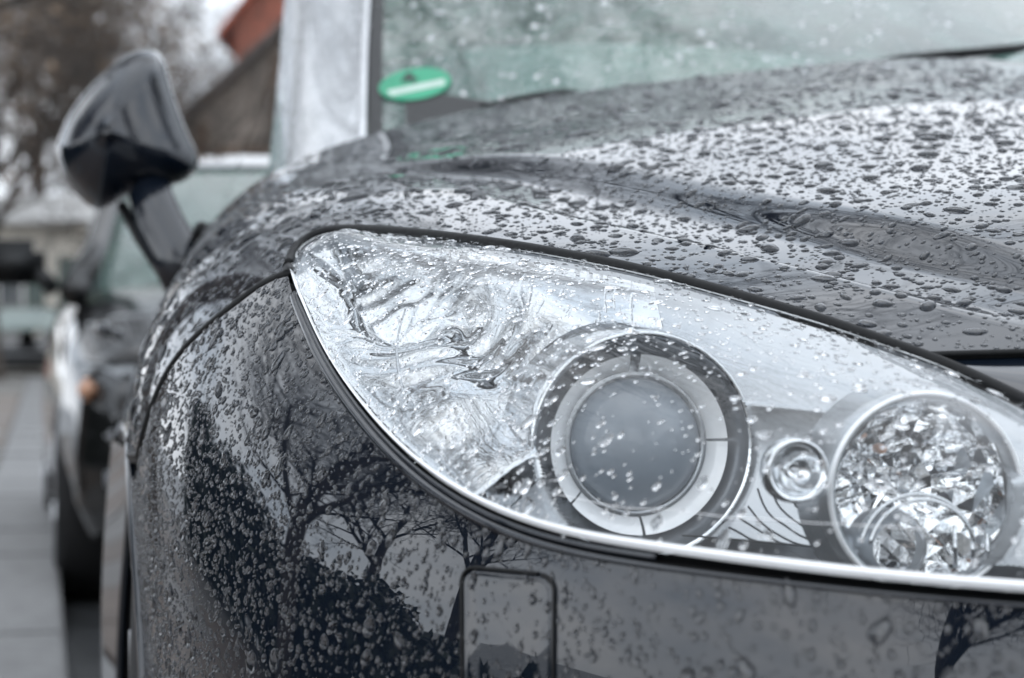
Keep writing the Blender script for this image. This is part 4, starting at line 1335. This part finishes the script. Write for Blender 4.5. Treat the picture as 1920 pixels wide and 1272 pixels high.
# houses along the pavement and across the street (mirrored in the wet paint)
house('cream_house', 'cream house across the street with a grey tiled roof', (13, 14, 0), math.radians(-95), 14, 9, 6.0, 3.0, M['plaster'], M['greytile'],
      [(x, z, 1.0, 1.4) for x in (-5, -1.7, 1.7, 5) for z in (0.9, 3.6)], shutters=True)
# dark hedge far before the car closing the street
M['hedge'] = pbr('dark_hedge_leaf', (0.030, 0.040, 0.024), rough=0.6, var=0.4, vscale=4)
def hedge(name, label, x0, x1, y, h_, n, seed):
    r = np.random.default_rng(seed)
    c_ = np.stack([r.uniform(x0, x1, n), y + r.normal(0, 0.45, n), r.uniform(0.02, 1, n) ** 0.8 * h_ * (0.85 + 0.15 * np.sin(np.linspace(0, 9, n)))], 1)
    c_[:, 2] += gz(c_[:, 1])
    e1 = r.normal(size=(n, 3)); e1 /= np.linalg.norm(e1, axis=1)[:, None]
    e2 = np.cross(e1, r.normal(size=(n, 3))); e2 /= np.linalg.norm(e2, axis=1)[:, None]
    s1 = r.uniform(0.08, 0.2, (n, 1))
    V = np.stack([c_ - e1 * s1, c_ + e2 * s1 * 0.6, c_ + e1 * s1, c_ - e2 * s1 * 0.6], 1).reshape(-1, 3)
    o = obj(name, V, np.arange(n * 4).reshape(-1, 4), M['hedge'])
    return tag(o, label, 'hedge')
hedge('hedge', 'dark low hedge closing the street far before the car', -22, 18, -34, 2.2, 9000, 3)
def side_hedge():  # out of view, added and shaped so its reflection darkens the bumper corner
    r = np.random.default_rng(9); n = 24000
    y = 9.2 - 8.2 * r.uniform(0, 1, n) ** 1.5; x = kx(y) - 4.3 + r.normal(0, 0.28, n)
    top = np.interp(y, [1.0, 2.5, 4.0, 5.5, 7.0, 9.2], [0.25, 0.5, 0.8, 1.25, 1.6, 1.75]) + 0.16 * np.sin(y * 2.3) + 0.10 * np.sin(y * 5.9 + 1)
    z = 0.1 + r.uniform(0.0, 1, n) ** 0.8 * top * (1 + 0.10 * r.normal(size=n))
    c_ = np.stack([x, y, z], 1)
    e1 = r.normal(size=(n, 3)); e1 /= np.linalg.norm(e1, axis=1)[:, None]
    e2 = np.cross(e1, r.normal(size=(n, 3))); e2 /= np.linalg.norm(e2, axis=1)[:, None]
    s1 = r.uniform(0.035, 0.085, (n, 1))
    V = np.stack([c_ - e1 * s1, c_ + e2 * s1 * 0.6, c_ + e1 * s1, c_ - e2 * s1 * 0.6], 1).reshape(-1, 3)
    tag(obj('hedge', V, np.arange(n * 4).reshape(-1, 4), M['hedge']), 'unseen dark hedge added along the pavement to darken the bumper corner', 'hedge')
side_hedge()

# ------------------------------------------------------------------ other cars
def loft_car(name, label, loc, rz, paint, wheel_rim, parts=True, group=None):
    """compact hatchback; local frame: x to the right of a viewer facing it, y to its rear, z up; origin under the nose"""
    e = empty(name, (loc[0], loc[1], float(gz(loc[1]))), rz)
    tag(e, label, 'car', group)
    # lower body: stations along y with half width and top height
    ysn = np.array([0.0, 0.06, 0.25, 0.6, 1.0, 1.45, 2.2, 3.2, 3.9, 4.15, 4.22])
    hw = np.array([0.62, 0.72, 0.82, 0.86, 0.87, 0.88, 0.89, 0.88, 0.84, 0.76, 0.66])
    top = np.array([0.62, 0.70, 0.80, 0.90, 0.97, 1.02, 1.00, 1.02, 1.02, 0.98, 0.90])
    bot = np.array([0.30, 0.24, 0.20, 0.20, 0.20, 0.20, 0.20, 0.20, 0.22, 0.28, 0.34])
    yd = np.linspace(0, 4.22, 90)
    hwd, td, bd = (np.interp(yd, ysn, q) for q in (hw, top, bot))
    prof = [(-0.0, 1.0), (-0.45, 0.995), (-0.75, 0.97), (-0.90, 0.92), (-0.965, 0.82), (-0.985, 0.65), (-1.0, 0.45), (-0.985, 0.22), (-0.94, 0.05), (-0.85, 0.0)]
    prof = prof + [(-x, z) for x, z in prof[::-1][:-1]]
    P_ = np.array(prof)
    V = np.stack([P_[None, :, 0] * hwd[:, None], np.repeat(yd[:, None], len(P_), 1), bd[:, None] + P_[None, :, 1] * (td - bd)[:, None]], -1)
    F = grid_faces(len(yd), len(P_))
    q = V.reshape(-1, 3)
    for wc in (0.82, 3.40):
        r_ = np.hypot(q[:, 1] - wc, q[:, 2] - 0.31)
        ins = (r_ < 0.36) & (np.abs(q[:, 0]) > 0.55)
        F = F[~ins[F].all(1)]
    F = [tuple(f) for f in F] + [tuple(range(len(P_)))[::-1], tuple(range((len(yd) - 1) * len(P_), len(yd) * len(P_)))]
    obj('body', q, F, paint, e, local=True)
    MB().box((-0.6, 0.3, 0.22), (0.6, 3.9, 0.7)).build('underbody', M['well'], e, local=True)
    # roof and glass
    rt = np.linspace(-1, 1, 13)
    def row(y, z, w_, dr): return np.stack([rt * w_, np.full(13, y), z - dr * rt ** 2], 1)
    def sheet(nm, rows, mat, tow):
        rows = np.array(rows); V_ = rows.reshape(-1, 3)
        return obj(nm, V_, outward(V_, grid_faces(rows.shape[0], rows.shape[1]), tow), mat, e, local=True)
    sheet('windscreen', [row(1.30, 1.02, 0.70, 0.05), row(1.7, 1.27, 0.64, 0.04), row(2.05, 1.46, 0.58, 0.03)], M['screen'], (0, -9, 5))
    sheet('roof', [row(2.04, 1.47, 0.60, 0.03), row(2.3, 1.53, 0.61, 0.03), row(3.0, 1.545, 0.60, 0.03), row(3.7, 1.47, 0.57, 0.03)], paint, (0, 0, 20))
    sheet('rear_window', [row(3.7, 1.46, 0.57, 0.03), row(3.95, 1.2, 0.64, 0.03), row(4.1, 1.0, 0.68, 0.03)], M['side_glass'], (0, 20, 3))
    for s in (-1, 1):
        rows = []
        for y in np.linspace(1.55, 3.85, 12):
            zt = np.interp(y, [1.55, 2.05, 3.0, 3.7, 3.85], [1.08, 1.45, 1.51, 1.43, 1.3])
            z = np.linspace(0.97, zt, 6)
            rows.append(np.stack([s * (0.80 - 0.36 * (z - 0.97)), np.full(6, y), z], 1))
        sheet('side_window', rows, M['side_glass'], (30 * s, 2, 2))
        MB().tube([(s * 0.80, 1.12, 0.96), (s * 0.715, 1.45, 1.12), (s * 0.655, 1.75, 1.31), (s * 0.60, 2.06, 1.465)], [0.05, 0.042, 0.04, 0.04], 8).build('windscreen_pillar', paint, e, True, True)
        mo = MB().bbox((s * 1.00 - 0.115, 1.52, 1.00), (s * 1.00 + 0.115, 1.62, 1.155), 0.04).build('door_mirror', M['black'], e, True, True)
        MB().tube([(s * 0.85, 1.58, 0.98), (s * 0.92, 1.57, 1.05)], 0.03, 8).build('mirror_arm', M['black'], mo, True, True)
        hl = MB()
        hl.V, hl.F = [], []
        O = [(s * x, y, z) for x, y, z in ((0.46, 0.02, 0.60), (0.70, 0.075, 0.60), (0.80, 0.26, 0.64), (0.82, 0.36, 0.74), (0.74, 0.20, 0.735), (0.50, 0.065, 0.70))]
        Oc = np.array(O).mean(0) + np.array([s * 0.02, -0.03, 0.02])
        hl.add([tuple(p) for p in O] + [tuple(Oc)], [(k, (k + 1) % 6, 6) for k in range(6)])
        ho = hl.build('headlight', M['bezel'], e, True, True)
        MB().bbox((s * 0.79 - 0.02, 0.175, 0.625), (s * 0.79 + 0.028, 0.26, 0.69), 0.015).build('turn_signal', M['amber'], ho, True, True)
        fo = MB().bbox((s * 0.64 - 0.10, -0.005, 0.36), (s * 0.64 + 0.10, 0.12, 0.46), 0.03).build('fog_lamp', M['bezel_dark'], e, True, True)
    MB().bbox((-0.42, -0.02, 0.60), (0.42, 0.06, 0.66), 0.015).build('grille', M['black'], e, True, True)
    MB().bbox((-0.74, -0.035, 0.515), (0.74, 0.10, 0.545), 0.012).build('bumper_trim', M['alloy'], e, True, True)
    MB().bbox((-0.70, -0.045, 0.22), (0.70, 0.10, 0.42), 0.03).build('air_intake', M['black'], e, True, True)
    for y in (0.82, 3.40):
        for s in (-1, 1):
            t = wheel(None, (s * 0.86, y, 0.31), (s, 0, 0), R=0.31, rim=wheel_rim)
            t.location = Vector(t.location); t.parent = e
    return e
M['paint_dark'] = paint_mat('charcoal_paint', (0.008, 0.0085, 0.009), 0.0)
M['paint_black'] = paint_mat('black_paint', (0.01, 0.011, 0.012), 0.0)
A2 = math.radians(13.0)
c2 = Vector((-1.42, 6.65, 0))                      # foot of its kerb-side front wheel
n2_ = c2 - (Vector((math.cos(A2), math.sin(A2), 0)) * (-0.86) + Vector((-math.sin(A2), math.cos(A2), 0)) * 0.82)
loft_car('parked_hatchback', 'charcoal hatchback with amber turn signals parked right behind the wet car', (n2_.x, n2_.y, 0), A2, M['paint_dark'], M['alloy'])
loft_car('distant_car', 'small dark car far down the street before the pale house', (-9.6, 41.5, 0), 0.15, M['paint_black'], M['alloy'])

# ------------------------------------------------------------------ rain
def drop_template(seed, segs, prof, kind):
    """unit drop: outline radius about 1 in xy, dome height 1 in z, +y runs downhill"""
    r = np.random.default_rng(seed)
    th = np.linspace(0, 2 * np.pi, segs, endpoint=False)
    R = np.ones(segs)
    amp = {'round': 0.05, 'wild': 0.13, 'tear': 0.06}[kind]
    for k in (2, 3, 4):
        R += amp / (k - 1) ** 0.7 * r.uniform(0.3, 1) * np.cos(k * th + r.uniform(0, 6.28))
    V = []
    sk = 0.22 if kind == 'tear' else 0.08
    for rho, h in prof:
        x = R * rho * np.cos(th); y = R * rho * np.sin(th)
        if kind == 'tear':
            x = x * (1.0 + 0.22 * np.clip(np.sin(th), -1, 1))
            y = np.where(y < 0, y * 1.25, y)
        V.append(np.stack([x, y + sk * (1 - rho) * (h > 0), np.full(segs, h)], 1))
    V = np.vstack(V)
    F = grid_faces(len(prof), segs, close_m=True)[:, ::-1]
    return V, F
def cap_faces(V, F, segs, bottom):
    n = len(V)
    top = np.array([V[-segs:, 0].mean(), V[-segs:, 1].mean(), V[-segs:, 2].max() + 0.004])
    V2 = np.vstack([V, top])
    a = np.arange(n - segs, n); b = np.roll(a, -1)
    T = [np.stack([a, b, np.full(segs, n), np.full(segs, n)], 1)]
    if bottom:
        V2 = np.vstack([V2, [0, 0, V[0, 2]]])
        a = np.arange(0, segs); b = np.roll(a, -1)
        T.append(np.stack([b, a, np.full(segs, n + 1), np.full(segs, n + 1)], 1))
    return V2, F, np.vstack(T)[:, :3]
BIGP = [(1.0, -0.10), (1.0, 0.02), (0.965, 0.14), (0.89, 0.32), (0.77, 0.53), (0.60, 0.73), (0.40, 0.88), (0.18, 0.975)]
SMLP = [(1.0, -0.10), (0.96, 0.13), (0.78, 0.50), (0.42, 0.86)]
TINY = [(1.0, -0.10), (0.88, 0.36), (0.45, 0.84)]
TEMPL = {}
def templ(size, kind, k, bottom):
    key = (size, kind, k, bottom)
    if key not in TEMPL:
        segs, prof = {'big': (22, BIGP), 'small': (12, SMLP), 'tiny': (8, TINY)}[size]
        V, F = drop_template(100 + k * 7 + len(kind), segs, prof, kind)
        V, F, T = cap_faces(V, F, segs, bottom)
        tri = np.vstack([F[:, [0, 1, 2]], F[:, [0, 2, 3]], T])
        TEMPL[key] = (V, tri)
    return TEMPL[key]

def rain(G, N, count, rad, name, label, group, kinds, hratio, bottom=False, frame=(-350, -150, 2450, 1560), seed=1, area_pow=1.0, crowd=0.92, density=None, flow=0.0, lift=0.0, wild_big=True):
    """scatter drops over a panel grid; returns list of dicts"""
    r = np.random.default_rng(seed)
    n1_, n2_ = G.shape[:2]
    c00, c10, c01, c11 = G[:-1, :-1], G[1:, :-1], G[:-1, 1:], G[1:, 1:]
    ar = np.linalg.norm(np.cross(c10 - c00, c01 - c00), axis=-1)
    ctr = (c00 + c11) / 2
    pxy = pix(ctr)
    vis = (pxy[..., 0] > frame[0]) & (pxy[..., 0] < frame[2]) & (pxy[..., 1] > frame[1]) & (pxy[..., 1] < frame[3])
    w_ = ar * vis
    if density is not None: w_ = w_ * density(pxy, uvz(ctr))
    p = (w_ / w_.sum()).ravel()
    out = []
    hashg = {}
    cell = 0.014
    rads = np.sort(rad(r, count))[::-1]
    picks = r.choice(len(p), size=count * 3, p=p)
    ab = r.uniform(0, 1, (count * 3, 2))
    q = 0
    for R in rads:
        ok = False
        for _ in range(3):
            if q >= len(picks): break
            i, j = divmod(int(picks[q]), n2_ - 1); a, b = ab[q]; q += 1
            P = c00[i, j] * (1 - a) * (1 - b) + c10[i, j] * a * (1 - b) + c01[i, j] * (1 - a) * b + c11[i, j] * a * b
            n = N[i, j]
            key = (int(P[0] // cell), int(P[1] // cell), int(P[2] // cell))
            ok = True
            for dx in (-1, 0, 1):
                for dy in (-1, 0, 1):
                    for dz in (-1, 0, 1):
                        for (Q, RQ) in hashg.get((key[0] + dx, key[1] + dy, key[2] + dz), ()):
                            dd = (P[0]-Q[0])**2 + (P[1]-Q[1])**2 + (P[2]-Q[2])**2
                            if dd < ((R + RQ) * crowd) ** 2: ok = False; break
                        if not ok: break
                    if not ok: break
                if not ok: break
            if ok: break
        if not ok: continue
        hashg.setdefault(key, []).append((P, R))
        down = np.array([0, 0, -1.0]); t2 = down - n * (down @ n)
        s = np.linalg.norm(t2)
        t2 = t2 / max(s, 1e-6)
        ang = r.normal(0, 0.35) if s > 0.6 else r.uniform(0, 6.28)
        t1 = np.cross(t2, n)
        t1, t2 = t1 * math.cos(ang) + t2 * math.sin(ang), -t1 * math.sin(ang) + t2 * math.cos(ang)
        el = r.uniform(1.0, 1.55) if r.random() < 0.6 else r.uniform(1.0, 1.15)
        if R > 0.0028: el = r.uniform(1.05, 1.9)
        kind = kinds[int(r.integers(len(kinds)))]
        if R < 0.0013: kind = 'round'
        out.append(dict(P=P + n * lift, n=n, t1=t1, t2=t2, R=R, el=el, h=R * hratio * r.uniform(0.8, 1.15), kind=kind, k=int(r.integers(6)),
                        name=name, label=label, group=group, bottom=bottom, px=pix(P)))
    return out

HN = grid_normals(H)
if HN[60, NV_H // 2, 2] < 0: HN = -HN
def lognorm(med, sig, lo, hi):
    return lambda r, n: np.clip(np.exp(r.normal(math.log(med), sig, n)), lo, hi)
ALL = []
hd = lambda p, u: np.where(u[..., 1] < 0.75, 1.6, 0.9)
ALL += rain(H, HN, 25000, lognorm(0.00092, 0.68, 0.0004, 0.0074), 'rain_drop', 'clear rain drop beaded on the dark hood above the headlight', 'rain drops on the hood', ('wild', 'wild', 'round'), 0.46, seed=2, density=hd)
bd_ = lambda p, u: np.where(p[..., 0] < 620, 1.4, 1.2)
ALL += rain(B, BN, 12000, lognorm(0.00090, 0.54, 0.0004, 0.0042), 'rain_drop', 'clear rain drop clinging to the dark bumper below the headlight', 'rain drops on the bumper', ('tear', 'wild', 'round'), 0.62, seed=3, density=bd_)
ALL += rain(L, LN, 3300, lognorm(0.00085, 0.58, 0.0004, 0.0036), 'rain_drop', 'clear rain drop on the transparent headlight cover', 'rain drops on the headlight cover', ('tear', 'round', 'wild'), 0.28, bottom=True, seed=5, lift=0.00025, density=lambda p, u: np.where(p[..., 0] < 1050, 1.4, np.where(p[..., 1] < 720, 0.9, 0.34)))
def inframe(d):
    x, y = d['px']
    return -5 < x < 1925 and -5 < y < 1277
def pxsize(d): return d['R'] * math.sqrt(d['el']) / d['P'][1] * (1.0 if inframe(d) else 0.0)
order = sorted(range(len(ALL)), key=lambda i: -pxsize(ALL[i]))
single = set(order[:300])
DM = {}
for i in order[:300]:
    d = ALL[i]
    key = (d['kind'], d['k'], d['bottom'])
    if key not in DM:
        V, T = templ('big', *key)
        DM[key] = mesh_data('rain_drop', V, T, M['water'])
    o = bpy.data.objects.new('rain_drop', DM[key])
    a = d['t1'] * d['R']; b = d['t2'] * d['R'] * d['el']; c_ = d['n'] * d['h']
    o.matrix_world = Matrix(((a[0], b[0], c_[0], d['P'][0]), (a[1], b[1], c_[1], d['P'][1]), (a[2], b[2], c_[2], d['P'][2]), (0, 0, 0, 1)))
    COL.objects.link(o)
    tag(o, d['label'], 'water drop', d['group'])
def merge(sel, name, label):
    VS, FS, n = [], [], 0
    for d in sel:
        px_ = d['R'] / d['P'][1] * FPX
        V, T = templ('big' if px_ > 7.5 else 'small' if px_ > 3.2 else 'tiny', d['kind'], d['k'], d['bottom'])
        VS.append(d['P'] + V[:, :1] * d['t1'] * d['R'] + V[:, 1:2] * d['t2'] * d['R'] * d['el'] + V[:, 2:] * d['n'] * d['h'])
        FS.append(T + n); n += len(V)
    o = obj(name, np.vstack(VS), np.vstack(FS), M['water'])
    return tag(o, label, 'water drops', kind='stuff')
for grp, nm, lb in (('rain drops on the hood', 'hood_rain', 'fine rain beads covering the dark hood'),
                    ('rain drops on the bumper', 'bumper_rain', 'fine rain beads covering the dark bumper'),
                    ('rain drops on the headlight cover', 'headlight_rain', 'fine rain beads covering the clear headlight cover')):
    merge([ALL[i] for i in order[300:] if ALL[i]['group'] == grp], nm, lb)
# rain on the windscreen and the pillar (too far out of focus to pick single drops)
WN = grid_normals(WS)
if WN[20, 30, 2] < 0: WN = -WN
wdrops = rain(WS, WN, 2200, lognorm(0.0016, 0.55, 0.0008, 0.006), 'x', 'x', 'ws', ('round', 'wild'), 0.42, bottom=True, seed=8, lift=0.0004)
merge(wdrops, 'windscreen_rain', 'fine rain beads scattered over the green windscreen')
PN = grid_normals(PR)
if PN[12, 20, 1] > 0: PN = -PN
pdrops = rain(PR, PN, 1500, lognorm(0.0014, 0.45, 0.0008, 0.004), 'x', 'x', 'pl', ('tear', 'wild'), 0.55, seed=9)
merge(pdrops, 'pillar_rain', 'fine rain beads running down the pale windscreen pillar')
